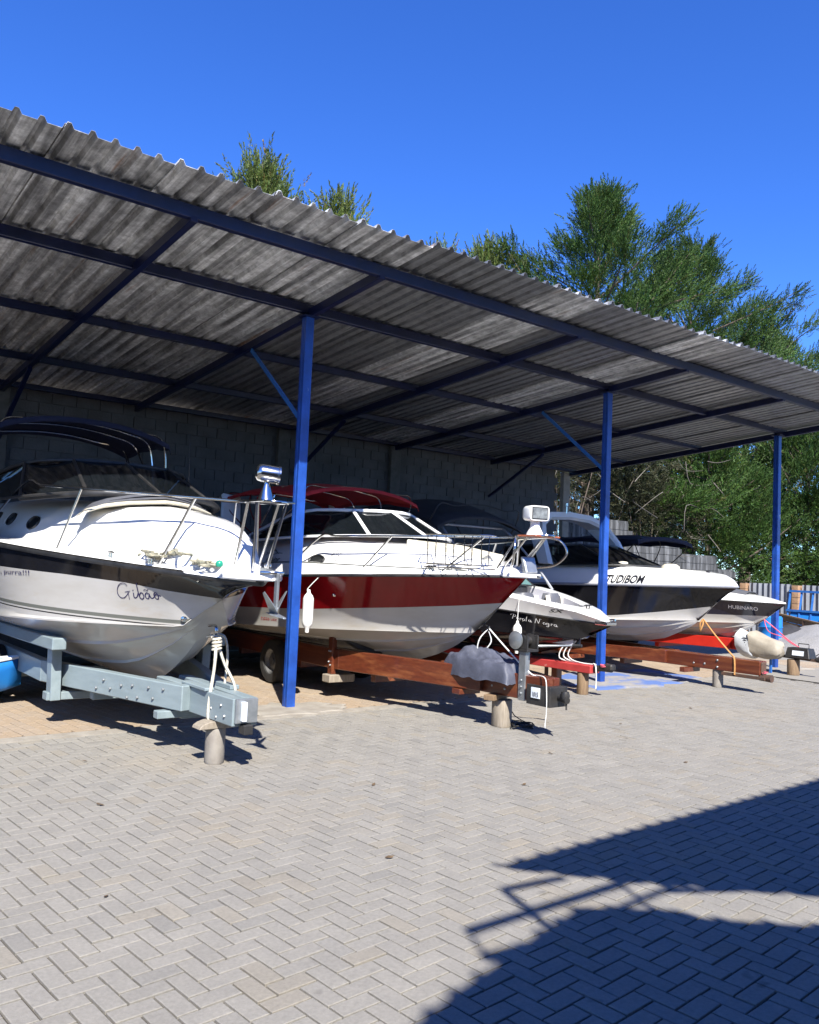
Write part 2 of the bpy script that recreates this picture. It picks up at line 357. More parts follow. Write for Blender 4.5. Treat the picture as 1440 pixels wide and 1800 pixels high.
# ------------------------------------------------------------------ block walls
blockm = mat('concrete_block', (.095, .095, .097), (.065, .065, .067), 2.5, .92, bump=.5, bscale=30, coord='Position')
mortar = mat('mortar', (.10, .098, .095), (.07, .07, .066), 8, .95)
limeblock = mat('limewashed_block', (.17, .174, .178), (.04, .042, .043), 2.4, .9, stretch=(2.6, 2.6, .22), lo=.34, hi=.56, bump=.4, bscale=25, c3=(.07, .072, .075), c3scale=2.2, c3lo=.5, c3hi=.66, coord='Position')
def block_wall(name, label, x0, x1, y, ztop, m, keep, bw=.4, bh=.2, mm=None):
    root = thing(name, label, 'wall', (x0, y, 0))
    zt0 = ztop(x0) if callable(ztop) else ztop
    core = MB(); xs = np.arange(x0, x1+.01, .5)
    for a, b in zip(xs[:-1], xs[1:]):
        zz = (ztop((a+b)/2) if callable(ztop) else ztop)-.04; core.bx((a, y+.012, 0), (b, y+.15, zz))
    core.build('mortar_core', mm or mortar, root)
    vs, fs = MB().box((0, 0, 0), (bw-.014, .05, bh-.012)).v, None
    mb = MB().box((0, 0, 0), (bw-.014, .05, bh-.014)); me = mb.mesh('block', (0, 0, 0), [m]); rest = MB(); n = 0; cand = []
    for j in range(40):
        zc = j*bh+bh/2
        for i in range(int((x1-x0)/bw)+1):
            xc = x0+i*bw+(bw/2 if j % 2 else 0)+.1
            if xc+bw/2 > x1: continue
            if zc+bh/2 > (ztop(xc) if callable(ztop) else ztop): continue
            cand.append((keep(xc, zc), xc, zc))
    cand.sort()
    for q, xc, zc in cand:
        yy = y+.018+rng.normal()*.003
        if n < 300 and q < 1e6:
            o = link(bpy.data.objects.new('block', me), root); o.location = (xc-x0, yy-y, zc); o.rotation_euler = (rng.normal()*.006, rng.normal()*.004, rng.normal()*.006); n += 1
        else: rest.box((xc, yy, zc), (bw-.014, .05, bh-.014))
    if rest.v: rest.build('block_courses', m, root)['kind'] = 'stuff'
    return root
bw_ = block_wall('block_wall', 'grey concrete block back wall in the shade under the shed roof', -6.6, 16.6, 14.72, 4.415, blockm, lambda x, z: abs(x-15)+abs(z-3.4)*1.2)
for xp in (-2.6, 3.1, 8.3, 11.1, 16.72): MB().bx((xp-.13, 14.60, 0), (xp+.13, 14.715, 4.35)).build('pilaster', conc if xp > 16 else mortar, bw_, bevel=.01)
block_wall('perimeter_wall', 'streaky whitewashed block wall beyond the shed under the overhanging trees', 17.0, 25.2, 14.72, lambda x: 3.3 if x < 19.6 else (2.9 if x < 22 else (2.5 if x < 24 else 2.1)), limeblock, lambda x, z: abs(x-20)-z*2, mm=limeblock)
# ------------------------------------------------------------------ opposite shed behind the camera (its shadow falls into the yard; left run and rear added to block sky)
oppo = thing('opposite_shed', 'second corrugated shed across the yard whose shadow falls on the paving, extended unseen to block sky', 'shed', (6, -4, 0))
def roof_poly(pts, z, name):
    """corrugated sheet cut to a polygon outline (ribs run along Y), real thickness."""
    xs = [p[0] for p in pts]; x0, x1 = min(xs), max(xs)
    def span(x):
        ys = []
        for i in range(len(pts)):
            (ax, ay), (bx_, by) = pts[i], pts[(i+1) % len(pts)]
            if (ax-x)*(bx_-x) <= 0 and abs(ax-bx_) > 1e-6: ys.append(ay+(by-ay)*(x-ax)/(bx_-ax))
        return (min(ys), max(ys)) if len(ys) > 1 else (0, 0)
    mb = MB(); x = x0+.001; rows = []
    while x < x1-.002:
        k = ((x-x0) % PITCH)/PITCH; zz = .034 if .12 < k < .36 else 0
        a, b = span(x); rows.append((x, a, b+(.012 if zz else 0), zz)); x += PITCH/8
    rings = [[(x, a, z+zz), (x, b, z+zz), (x, b, z+zz+.005), (x, a, z+zz+.005)] for x, a, b, zz in rows]
    mb.loft(rings); return mb.build(name, sheetm, oppo)
OZ = 5.0
roof_poly([(1.44, -.95), (1.99, -1.6), (2.7, -2.27), (4.9, -4.4), (13, -4.4), (13, -.8)], OZ, 'roof_sheet')
roof_poly([(-14, -9), (-14, -2.5), (-1.2, -2.5), (-1.2, -9)], OZ+.05, 'roof_sheet')  # unseen left roof run, added to cut sky light in the shade
roof_poly([(-.9, -4.4), (-.9, -2.4), (0, -2.01), (.31, -1.91), (.63, -1.83), (.96, -1.73), (1.42, -1.62), (1.86, -1.95), (1.87, -2.08), (2.3, -2.46), (4.3, -4.4)], OZ, 'roof_sheet')
for p, q, w_ in (((.73, -1.47), (1.84, -1.48), .045), ((1.27, -1.18), (1.7, -1.24), .03), ((1.27, -1.18), (1.09, -1.72), .05), ((.73, -1.47), (.63, -1.72), .022), ((.6, -1.715), (.9, -1.75), .045), ((.86, -1.74), (2.15, -1.67), .022), ((1.95, -1.40), (1.7, -1.9), .03), ((2.7, -1.4), (1.84, -1.48), .045), ((2.6, -2.0), (2.05, -1.69), .03)):
    MB().beam((*p, OZ-.05), (*q, OZ-.05), w_, .05).build('batten', navypaint, oppo)
MB().bx((-14, -9.2, 0), (13, -9.0, 5.0)).build('sky_block_wall', blockm, oppo)  # unseen rear wall, added to block low sky behind the camera
roof_poly([(-1.1, -9), (-1.1, -4.3), (13, -4.3), (13, -9)], OZ+.09, 'roof_sheet')  # unseen rear roof, added to block sky light
for x_, y_ in ((-7, -2.7), (-13.8, -2.7), (7, -1.3), (12, -1.3), (3.4, -4.2), (8, -4.2), (-.6, -4.2)):
    MB().bx((x_-.07, y_-.07, 0), (x_+.07, y_+.07, OZ-.17)).build('post', bluepaint, oppo)
for y_, a_, b_ in ((-1.3, 2.6, 13), (-4.2, -.9, 13)): MB().bx((a_, y_-.05, OZ-.165), (b_, y_+.05, OZ-.02)).build('purlin', navypaint, oppo)
# ------------------------------------------------------------------ trees
bark = mat('grey_bark', (.16, .125, .10), (.08, .06, .05), 6, .95, stretch=(4, 4, .6), bump=.6, bscale=20)
twigm = mat('bare_twig', (.17, .15, .125), (.09, .08, .07), 6, .9)
def leafmat(name, c):
    m = mat(name, c, None, rough=.55, attr='tint', spec=.25); N = m.node_tree.nodes; L = m.node_tree.links; p = N['Principled BSDF']; out = N['Material Output']
    t = N.new('ShaderNodeBsdfTranslucent'); ms = N.new('ShaderNodeMixShader'); ms.inputs[0].default_value = .15
    src = p.inputs['Base Color'].links[0].from_socket; L.new(src, t.inputs['Color']); L.new(p.outputs[0], ms.inputs[1]); L.new(t.outputs[0], ms.inputs[2]); L.new(ms.outputs[0], out.inputs[0])
    return m
cyp = leafmat('cypress_foliage', (.050, .096, .022)); cyp2 = leafmat('yellow_green_foliage', (.088, .122, .030)); dryshadem = leafmat('dry_shaded_cypress_foliage', (.045, .05, .026)); ivym = leafmat('ivy_leaves', (.07, .15, .03))  # third, dark olive leaf colour paints the shade inside the lower cypress
def plume(nl, L, w, lw, r_, flat=False):
    """feather of narrow leaves round a stem along +X"""
    V = []; F = []
    for i in range(nl):
        t = (i+.5)/nl; a = r_.random()*6.283; tilt = r_.uniform(.2, .75)*(1.1-t*.5); ln = L*r_.uniform(.11, .21)*(1-.3*t)
        d = np.array([math.cos(tilt), math.sin(tilt)*math.cos(a), math.sin(tilt)*math.sin(a)]); p = np.array([t*L*.85, 0, 0])+np.array([0, math.cos(a), math.sin(a)])*w*(1-t)*r_.random()
        q = np.cross(d, r_.normal(size=3)); q /= np.linalg.norm(q)+1e-9; b = len(V)
        V += [p+q*lw, p-q*lw, p+d*ln]; F.append((b, b+1, b+2))
    return np.array(V), F
def foliage(name, parent, m, P, D, S, T, r_, nl=20, off=(0, 0, 0), lw=.018, L=.60):
    """P positions, D directions, S scales, T tints -> one crown mesh"""
    tmpl = [plume(int(nl*2.1), L, .085, lw, r_) for _ in range(8)]; Vs = []; Fs = []; Ts = []; base = 0
    for p, d, s, t in zip(P, D, S, T):
        v, f = tmpl[r_.integers(8)]
        d = d/np.linalg.norm(d); a = np.cross(d, r_.normal(size=3)); a /= np.linalg.norm(a)+1e-9; b = np.cross(d, a)
        Vs.append(p-off+s*(v[:, :1]*d+v[:, 1:2]*a+v[:, 2:]*b)); Fs.append(np.array(f)+base); base += len(v); Ts.append(np.tile([*t, 1.], (len(v), 1)))
    V = np.concatenate(Vs).astype(np.float32); F = np.concatenate(Fs).astype(np.int32); me = bpy.data.meshes.new(name)
    me.vertices.add(len(V)); me.vertices.foreach_set('co', V.ravel()); me.loops.add(F.size); me.loops.foreach_set('vertex_index', F.ravel())
    me.polygons.add(len(F)); me.polygons.foreach_set('loop_start', np.arange(0, F.size, 3, dtype=np.int32)); me.update(calc_edges=True)
    me.materials.append(m); at = me.color_attributes.new('tint', 'FLOAT_COLOR', 'POINT'); at.data.foreach_set('color', np.concatenate(Ts).ravel().astype(np.float32))
    return link(bpy.data.objects.new(name, me), parent)
def conifer(label, x, y, h, rad, seed, n_limb=60, per=60, m=cyp, elev=(15, 50), zlo=.12, cut=None, bare=0, group='trees behind the shed', lean=(0, 0), pl=1.0, shape=1.1, name='cypress_tree', nl=14, top=1.6, clump=1., spr=.34):
    r_ = np.random.default_rng(seed); root = thing(name, label, 'tree', (x, y, 0), group); o = np.array([x, y, 0.])
    tr = MB(); pts = [(x+lean[0]*t**1.5+r_.normal()*.05, y+lean[1]*t**1.5+r_.normal()*.05, h*t*.97) for t in np.linspace(0, 1, 9)]
    tr.tube(pts, [max(.02, .022*h*(1-t*.97)) for t in np.linspace(0, 1, 9)], 8); tr.build('trunk', bark, root, smooth=60)
    P = []; D = []; S = []; T = []; lim = MB(); tw = MB()
    for i in range(n_limb):
        t = zlo+(1-zlo)*(i+r_.random())/n_limb; z0 = h*t*.95; az = i*2.4+r_.normal()*.5
        Lb = rad*(1-t**top)**(.8 if top < 3 else .6)*r_.uniform(.5, 1.32)+.5*shape; el = R(r_.uniform(*elev)+35*t**3)
        d = np.array([math.cos(az)*math.cos(el), math.sin(az)*math.cos(el), math.sin(el)]); b0 = np.array([x+lean[0]*t**1.5, y+lean[1]*t**1.5, z0]); curve = []
        sag = r_.uniform(-.10, .14)
        for k in range(6):
            u = k/5; curve.append(b0+d*Lb*u+np.array([0, 0, 1])*Lb*sag*(u*u-u*.6)+r_.normal(size=3)*.05*Lb*.3*u)
        if cut is None or not (cut(curve[3]) or cut(curve[5])): lim.tube(curve, [.010*Lb*(1-.85*u)+.008 for u in np.linspace(0, 1, 6)], 5)
        curve = np.array(curve); tone = r_.normal()*.14
        nc = max(3, int(per*(Lb/rad+.25)/11))
        for ci in range(nc):
            u = .16+.84*((ci+r_.random())/nc)**.85; q = min(u, .999)*5; k = min(int(q), 4); pc = curve[k]+(curve[k+1]-curve[k])*(q-k)
            sp = (.14+.62*(1-u))*min(Lb, 3.4)*spr; pc = pc+r_.normal(size=3)*sp*np.array([.9, .9, .5]); rc_ = r_.uniform(.8, 1.25)*(.50-.30*u)*clump; tc = tone+r_.normal()*.10
            if pc[2] < .4 or (cut is not None and cut(pc)): continue
            for _ in range(int(r_.uniform(8, 12)+5*u)):
                o_ = r_.normal(size=3)*rc_*np.array([.75, .75, .6]); dd = o_/rc_*.42+d*.95+np.array([0, 0, .38])+r_.normal(size=3)*.25; g = 1+tc+r_.normal()*.12
                c = (g*r_.uniform(.85, 1.15), g, g*r_.uniform(.8, 1.1))
                if r_.random() < .03: c = (g*1.8, g*1.0, g*1.1)
                P.append(pc+o_); D.append(dd); S.append(r_.uniform(.6, 1.1)*pl); T.append(c)
        if i < bare:
            for _ in range(7):
                u = r_.uniform(.2, .9); q = u*5; k = min(int(q), 4); p = curve[k]; e = p+(d+r_.normal(size=3)*.7)*r_.uniform(.4, 1.4)+np.array([0, 0, -.3]); mid = (p+e)/2+r_.normal(size=3)*.12
                tw.tube(catmull([p, mid, e], 3), [.014, .013, .012, .01, .008, .006, .004], 4)
    lim.build('limb', bark, root, smooth=60)
    if tw.v: tw.build('twigs', twigm, root)['kind'] = 'stuff'
    foliage('crown', root, m, P, D, S, T, r_, off=o, nl=nl)
    return root
def under(p): return p[1] < 14.95 and p[0] < 17.3
def lowhid(p): return under(p) or (p[2] < 7.5 and p[0] < 15.5)
conifer('tallest dark green cypress with ragged spreading limbs over the right roof end', 23.0, 19.2, 15.6, 8.4, 11, 66, 300, top=1.05, lean=(.4, 0), bare=8, spr=.21, elev=(0, 46), cut=lambda p: under(p) or p[1] < 14.2)
conifer('broad cypress sloping down to the right beside the tallest cypress', 31.0, 20.4, 16.2, 8.0, 12, 60, 225, top=1.2, spr=.23, elev=(2, 46), bare=5, cut=lambda p: p[1] < 14.4)
conifer('rightmost cypress low against the sky behind the corrugated fence', 41.5, 22, 14.2, 7.5, 13, 50, 140, spr=.24, elev=(4, 46))
conifer('mid height cypress between the broad one and the rightmost one', 36.5, 21, 15.0, 6.5, 19, 50, 140, spr=.24, elev=(4, 46))
conifer('bushy cypress tip showing above the roof just left of the tallest cypress', 17.9, 19.2, 11.8, 4.0, 14, 60, 80, m=cyp2, elev=(52, 76), cut=lowhid)
conifer('low cypress tip barely showing above the middle of the roof', 15.4, 18.6, 10.7, 3.6, 15, 46, 70, m=cyp2, elev=(55, 78), cut=lowhid)
conifer('single bushy cypress plume above the roof, right of the tall plume cluster', 11.5, 18.0, 10.9, 1.5, 16, 46, 52, m=cyp2, elev=(58, 80), top=3.2, cut=lowhid)
conifer('tall cluster of cypress plumes showing leftmost above the shed roof', 9.5, 18.4, 10.7, 3.3, 17, 62, 76, m=cyp2, elev=(58, 80), top=3.2, cut=lowhid)
conifer('sparse wispy cypress tip poking above the roof edge', 13.0, 18.2, 10.3, 1.2, 18, 22, 26, m=cyp2, elev=(45, 70), cut=lowhid)
# shrubs and undergrowth in front of and above the perimeter wall
def shrub(label, x, y, z, rx, ry, rz_, seed, n, m, name='shrub', sc_=.8, cat='shrub', drop=.0, grp='shrubs along the perimeter wall', dens=18, twigs=0):
    r_ = np.random.default_rng(seed); root = thing(name, label, cat, (x, y, 0), grp); P = []; D = []; S = []; T = []; st = MB()
    lobes = [(r_.uniform(-.6, .6)*rx, r_.uniform(-.6, .6)*ry, r_.uniform(-.5, .7)*rz_, r_.uniform(.35, .6), r_.normal()*.12) for _ in range(14)]
    for _ in range(n):
        lx, ly, lz, lr, tone = lobes[r_.integers(14)]; q = r_.normal(size=3); q /= np.linalg.norm(q); rr = r_.random()**.35*lr
        p = np.array([x+lx+q[0]*rr*rx, y+ly+q[1]*rr*ry, z+lz+q[2]*rr*rz_])
        if p[2] < .05 or under(p): continue
        g = 1+tone+r_.normal()*.15; P.append(p); D.append(q+np.array([0, 0, .5-drop])+r_.normal(size=3)*.4); S.append(r_.uniform(.5, 1.)*sc_); T.append((g*r_.uniform(.85, 1.15), g, g*r_.uniform(.8, 1.1)))
    for k in range(9):
        lx, ly, lz, lr, _ = lobes[k]; st.tube(catmull([(x+lx*.15, y+ly*.15, 0), (x+lx*.4, y+ly*.4, (z+lz)*.5), (x+lx, y+ly, z+lz)], 4), np.linspace(.03, .008, 9), 5)
    tw = MB()
    for _ in range(twigs):
        p = np.array([x, y, z])+r_.uniform(-.9, .9, 3)*np.array([rx, ry*.8, rz_]); p[1] = max(p[1]-ry*.5, 15.05); e = p+r_.normal(size=3)*np.array([.7, .35, .6])+np.array([0, -.15, -.45]); md = (p+e)/2+r_.normal(size=3)*.18; tw.tube(catmull([p, md, e], 3), [.014, .013, .012, .01, .008, .006, .004], 4)
    if twigs: tw.build('twigs', twigm, root)['kind'] = 'stuff'
    st.build('stem', bark, root, smooth=60); foliage('leaves', root, m, P, D, S, T, r_, dens, np.array([x, y, 0.]))
    return root
shrub('dry bush, darkened for cypress shade, with bare twigs hanging over the perimeter wall just past the shed end', 18.8, 16.6, 5.2, 2.0, 1.4, 2.6, 31, 2600, dryshadem, twigs=26)
shrub('dry bush, darkened for inner shade, with bare grey twigs over the middle of the perimeter wall', 22.4, 16.2, 4.8, 2.6, 1.4, 2.6, 32, 3600, dryshadem, twigs=30)
conifer('young bushy cypress over the far end of the perimeter wall', 26.2, 16.4, 7.2, 2.9, 33, 60, 90, elev=(-5, 40), zlo=.08, cut=lambda p: p[1] < 14.6 and p[0] < 25.6, group='young cypresses beyond the fence', clump=1.15)
conifer('young dense cypress behind the grey fence panels beside the far blue post', 29.8, 14.8, 7.6, 3.4, 34, 70, 95, elev=(-5, 40), zlo=.06, cut=lambda p: p[0] < 25.6, group='young cypresses beyond the fence', clump=1.2)
conifer('young dense cypress at the right edge behind the green fence panel', 33.6, 13.0, 7.4, 3.8, 35, 70, 95, elev=(-5, 40), zlo=.06, group='young cypresses beyond the fence', clump=1.25)
shrub('ivy mound spilling over the corrugated fence behind the blue cart', 27.6, 11.6, 1.9, 1.6, 3.0, .9, 36, 2600, ivym, 'ivy_hedge', .45, 'hedge', .5, None, 14)
shrub('dark green hedge filling the gap beyond the fence at the right edge', 33.0, 10.5, 1.9, 3.4, 3.2, 1.9, 37, 3600, ivym, 'ivy_hedge', .5, 'hedge', .4, None, 14)
# ------------------------------------------------------------------ corrugated fence and yard clutter at the far right
fgrey = mat('grey_fibre_sheet', (.22, .235, .26), (.165, .176, .195), 2, .8, bump=.2, bscale=20)
fgreen = mat('green_fibre_sheet', (.035, .16, .075), (.05, .19, .095), 2, .8, bump=.2, bscale=20, c3=(.10, .13, .07), c3scale=1.2, c3lo=.55, c3hi=.7)
fbrick = mat('hollow_clay_brick', (.40, .25, .14), (.28, .16, .09), 6, .9, bump=.5, bscale=30)
fence = thing('sheet_fence', 'low fence of upright corrugated fibre sheets between clay brick pillars', 'fence', (25.2, 12, 0))
def fpanel(y0, y1, m, lab=None):
    n = int(abs(y1-y0)/.045); rings = []
    for i in range(n+1):
        y = y0+(y1-y0)*i/n; dx = .028*math.sin(i*.045/.177*2*math.pi); zt = 1.68+.004*math.sin(y*3)
        rings.append([(25.2+dx-.004, y, -.05), (25.2+dx-.004, y, zt), (25.2+dx+.004, y, zt), (25.2+dx+.004, y, -.05)])
    MB().loft(rings).build('fence_panel', m, fence, smooth=40, label=lab)
ys = [14.45, 12.75, 11.15, 9.5, 7.9]
for i in range(4): fpanel(ys[i]-.16, ys[i+1]+.16, fgrey if i < 2 else fgreen, None if i < 2 else 'green sheet panel')
brk = MB().box((0, 0, 0), (.26, .19, .17)).mesh('brick', (0, 0, 0), [fbrick])
for i, yy in enumerate(ys):
    p = MB().bx((25.08, yy-.085, -.05), (25.32, yy+.085, 1.66)).build('pillar', mortar, fence)
    for k in range(9):
        o = link(bpy.data.objects.new('brick', brk), p); o.location = (25.2-25.2, yy-12, .09+k*.185); o.rotation_euler = (0, 0, rng.normal()*.04)
gravm = mat('grey_gravel', (.27, .265, .265), (.18, .178, .178), 30, .95, bump=.8, bscale=70)
grav = MB(); n = 26; rr = np.random.default_rng(5)
V = []; F = []
for i in range(n+1):
    for j in range(n+1):
        u, v = i/n*2-1, j/n*2-1; q = max(0, 1-(u*u+v*v)); z = .72*q**.8*(1+.12*math.sin(5*u+2*v))+rr.normal()*.018*(q > 0)-.02
        V.append((22.3+u*2.9, 10.0+v*2.0, z))
for i in range(n):
    for j in range(n): a = i*(n+1)+j; F.append((a, a+n+1, a+n+2, a+1))
gp = grav.add(V, F).build('gravel_heap', gravm, None, smooth=80); tag(gp, 'heap of pale grey gravel on the ground beyond the last blue post', 'gravel heap', kind='stuff')
def tgt(px_, py_, X):  # construction aid: where a sight line of the survey meets the plane X = const
    return None
dr = thing('plastic_drum', 'blue plastic drum standing behind the last blue post', 'drum', (20.6, 11.1, 0))
MB().lathe([(.0, 0), (.27, 0), (.285, .03), (.285, .28), (.30, .30), (.285, .32), (.285, .58), (.30, .6), (.285, .62), (.285, .84), (.25, .88), (0, .88)], (20.6, 11.1, .0), n=24).build('body', bluetub, dr, smooth=40)
MB().lathe([(.05, .885), (.05, .905), (0, .905)], (20.5, 11.0, 0), n=10).build('bung', rubblack, dr)
cart = thing('blue_cart_frame', 'blue metal cart tipped up on end against the grey fence panels', 'cart', (23.4, 11.5, 0))
for k in range(5): MB().beam((23.4, 12.15-k*.33, .35), (23.75, 12.2-k*.33, 1.52), .045, .045).build('upright', ltblue, cart)
for zz, xx in ((.38, 23.41), (.95, 23.58), (1.5, 23.745)): MB().beam((xx-.04, 12.22, zz), (xx-.04, 10.75, zz), .05, .06).build('rail', ltblue, cart)
MB().add([(23.42, 12.1, .40), (23.42, 10.9, .40), (23.58, 10.9, .93), (23.58, 12.1, .93), (23.44, 12.1, .40), (23.44, 10.9, .40), (23.60, 10.9, .93), (23.60, 12.1, .93)], [(0, 1, 2, 3), (7, 6, 5, 4), (0, 4, 5, 1), (1, 5, 6, 2), (2, 6, 7, 3), (3, 7, 4, 0)]).build('floor_plate', bluetub, cart)
for yy in (12.15, 10.83): MB().beam((23.4, yy, 0), (23.4, yy, .4), .05, .05).build('leg', ltblue, cart)
wc = thing('timber_cart_side', 'brown timber cart box with dark iron straps beside the gravel heap', 'cart', (22.6, 10.4, 0))
A_, B_ = Vector((22.9, 12.2, .78)), Vector((21.9, 9.3, .45))
for k in range(3): MB().beam(A_+Vector((0, 0, -.145*k)), B_+Vector((0, 0, -.145*k)), .035, .135).build('plank', rawwood, wc, bevel=.006)
for t in (.04, .34, .66, .95):
    q = A_+(B_-A_)*t; MB().bx((q.x-.03, q.y-.03, q.z-.42), (q.x+.0, q.y+.03, q.z+.1)).build('strap', rusty, wc)
MB().beam(A_+Vector((.0, 0, .09)), B_+Vector((.0, 0, .09)), .07, .04).build('top_rail', rawwood, wc)
for t in (.1, .9):
    q = A_+(B_-A_)*t; MB().bx((q.x+.02, q.y-.04, 0), (q.x+.1, q.y+.04, q.z)).build('leg', rawwood, wc)
pl_ = thing('leaning_pole', 'weathered round pole leaning against the blue cart', 'pole', (22.9, 10.8, 0)); MB().tube([(22.9, 11.2, 0), (23.36, 10.62, 1.5)], [.06, .05], 8).build('shaft', greywood, pl_, smooth=60)
ls = thing('stacked_roof_sheets', 'grey corrugated sheets leaning against the green fence panel', 'sheets', (24.2, 10.2, 0))
for k in range(3):
    rings = []
    for i in range(23):
        y = 10.75-i*.05-k*.06; dx = .02*math.sin(i*.05/.177*6.283)
        rings.append([(23.9+dx+k*.07, y, 0), (24.85+dx+k*.05, y-.1, 1.12-.05*k), (24.86+dx+k*.05, y-.1, 1.12-.05*k), (23.91+dx+k*.07, y, 0)])
    MB().loft(rings).build('roof_sheet', fgrey, ls, smooth=50)
dt = MB(); V = []; F = []
for i in range(13):
    for j in range(7):
        u, v = i/12, j/6; V.append((20.5+u*1.9, 11.9-v*1.1-u*.4, .62*math.sin(math.pi*u)**.6*math.sin(math.pi*v)**.5*(1+.1*math.sin(9*u+4*v))))
for i in range(12):
    for j in range(6): a = i*7+j; F.append((a, a+7, a+8, a+1))
tag(dt.add(V, F).build('black_tarp_heap', charcanvas, None, smooth=70), 'black tarpaulin heaped between the drum and the timber cart', 'tarpaulin')

# a few fallen leaves on the paving
lf = mat('dead_leaf', (.07, .045, .025), (.12, .08, .04), 30, .8)
LW = ['on the open paving, centre of the leaf scatter', 'just beyond the middle leaf, towards the winch trailer', 'on the paving in front of the thin red trailer tongue', 'by the upper edge of the roof shadow', 'left of the middle of the paving', 'on the paving left of the concrete post', 'loose on the left paving well in front of the grey trailer', 'nearest the camera left of the shadow tip', 'on the far paving before the trailer marked 290', 'beside the concrete strip at the left']
for k, (x_, y_) in enumerate(((5.2, 4.9), (6.3, 5.6), (8.3, 6.3), (7.2, 4.7), (4.1, 5.5), (2.1, 6.0), (1.6, 4.4), (3.2, 4.1), (10.2, 6.6), (2.4, 7.3))):
    a = k*1.7; l = .022+.006*(k % 3); pts_ = [(-l, 0, .004), (-l*.3, l*.4, .012), (l*.5, l*.34, .010), (l, 0, .016), (l*.5, -l*.34, .007), (-l*.3, -l*.4, .006)]
    o = MB().loft([[(x*math.cos(a)-y*math.sin(a), x*math.sin(a)+y*math.cos(a), z) for x, y, z in pts_], [(x*math.cos(a)-y*math.sin(a), x*math.sin(a)+y*math.cos(a), z+.002) for x, y, z in pts_]]).build('fallen_leaf', lf); o.location = (x_, y_, 0); tag(o, 'small dead leaf lying '+LW[k], 'leaf', 'dead leaves on the paving')
# ------------------------------------------------------------------ boats: shared builders
class Hull:
    """Bow points to -Y. s = metres aft of the bow tip; side -1 is the starboard side facing the camera."""
    def __init__(h, xc, yb, L, sheer, stem, chine, deck, prof):
        h.xc, h.yb, h.L = xc, yb, L
        h.Bm, h.Ls, h.p, h.zs_, h.blunt = sheer; h.st = stem; h.Cm, h.Lc, h.sc, h.zc0, h.zc1 = chine; h.dk = deck; h.pr = prof
    def B(h, s): return h.Bm*(1-(1-min(max(s/h.Ls, 0), 1))**h.p)*(1-.05*max(0, (s-h.Ls)/(h.L-h.Ls)))+h.blunt*min(1, (s/.12)**.5 if s > 0 else 0)*max(0, 1-s/h.Ls)
    def zs(h, s): return float(np.interp(s, *h.zs_))
    def zk(h, s): return float(np.interp(s, *h.st))
    def C(h, s): return h.Cm*(1-(1-min(max((s-h.sc)/h.Lc, 0), 1))**2)
    def zc(h, s): return max(h.zc0+(h.zc1-h.zc0)*min(max((s-h.sc)/4, 0), 1), h.zk(s)) if s > h.sc else h.zk(s)
    def side(h, s, z):
        zl, zh = h.zc(s), h.zs(s); w = min(max((z-zl)/max(zh-zl, 1e-4), 0), 1); c = h.C(s)
        fl = 1+.55*math.exp(-s/1.5); return c+(h.B(s)-c)*w**fl
    def zl(h, s): return h.zc0+(h.zc1-h.zc0)*min(max((s-h.sc)/4, 0), 1)
    def onside(h, s, dz, out=.006):
        """point on the deck side dz above the sheer"""
        q = min(max(dz/max(h.dh(s), 1e-3), 0), 1); a = 1-float(np.interp(q, h.pr[1], h.pr[0])); p = h.deck(s, -a); return p+h.deckn(s, -a)*out
    def pt(h, s, z, sd=-1, out=0.): return Vector((h.xc+sd*(h.side(s, z)+out), h.yb+s, z))
    def dh(h, s): return float(np.interp(s, *h.dk))
    def deck(h, s, v, out=0.):
        """v in -1..1 across; returns a point on the deck surface"""
        a = abs(v); return Vector((h.xc+h.B(s)*v, h.yb+s, h.zs(s)+h.dh(s)*float(np.interp(1-a, *h.pr))+out))
    def deckn(h, s, v):
        e = .01; a = h.deck(s+e, v)-h.deck(s-e, v); b = h.deck(s, v+e)-h.deck(s, v-e); n = a.cross(b).normalized(); return n if n.z > 0 else -n
def stations(L, n=64): return [L*(i/n)**1.9 for i in range(n+1)]
def build_hull(h, parent, levels, mats, strakes=(.34, .66)):
    """levels: [(z-line function of s, material index above it)] from the chine up to the sheer"""
    mb = MB(); S = stations(h.L)
    for sd in (-1, 1):
        rows = []
        for s in S:
            zk, zc, c = h.zk(s), h.zc(s), h.C(s); ring = [(0., zk, 0)]
            def bot(u): return zk+(zc-zk)*u**1.12
            lip = min(.035, c*.04)
            for u in strakes:
                ring += [(c*u, bot(u), 0), (c*u+lip, bot(u)-lip*.15, 0), (c*u+lip*1.1, bot(min(u+lip/max(c, .01), 1)), 0)]
            ring += [(max(c-.05, c*.9), bot(.94), 0), (c+min(.02, c*.03), zc-.004, 0), (c+min(.022, c*.03), zc+min(.012, c*.02), 0)]
            zz = [min(max(zf(s), zc), h.zs(s)) for zf, mi in levels]+[h.zs(s)]; z0_ = zc+min(.012, c*.02)
            for q in (.33, .66): z = z0_+(zz[0]-z0_)*q; ring.append((h.side(s, z), z, 0))
            for k, (zf, mi) in enumerate(levels):
                nq = 4 if k == len(levels)-1 or len(levels) < 4 else 1
                for q in range(nq): z = zz[k]+(zz[k+1]-zz[k])*q/nq; ring.append((h.side(s, z), z, mi))
            ring.append((h.B(s), h.zs(s), 0)); rows.append(ring)
        n = len(rows[0]); base = len(mb.v)
        mb.v += [(h.xc+sd*x, h.yb+s, z) for s, r in zip(S, rows) for x, z, _ in r]
        for i in range(len(S)-1):
            for j in range(n-1):
                q = (base+i*n+j, base+(i+1)*n+j, base+(i+1)*n+j+1, base+i*n+j+1); mb.f.append(q if sd < 0 else q[::-1]); mb.m.append(rows[i][j][2])
        last = base+(len(S)-1)*n; mb.f.append(tuple(range(last, last+n))); mb.m.append(0)
        if sd > 0:   # close transom down the middle
            pass
    return mb.build('hull', mats, parent, smooth=35, merge=.0008)
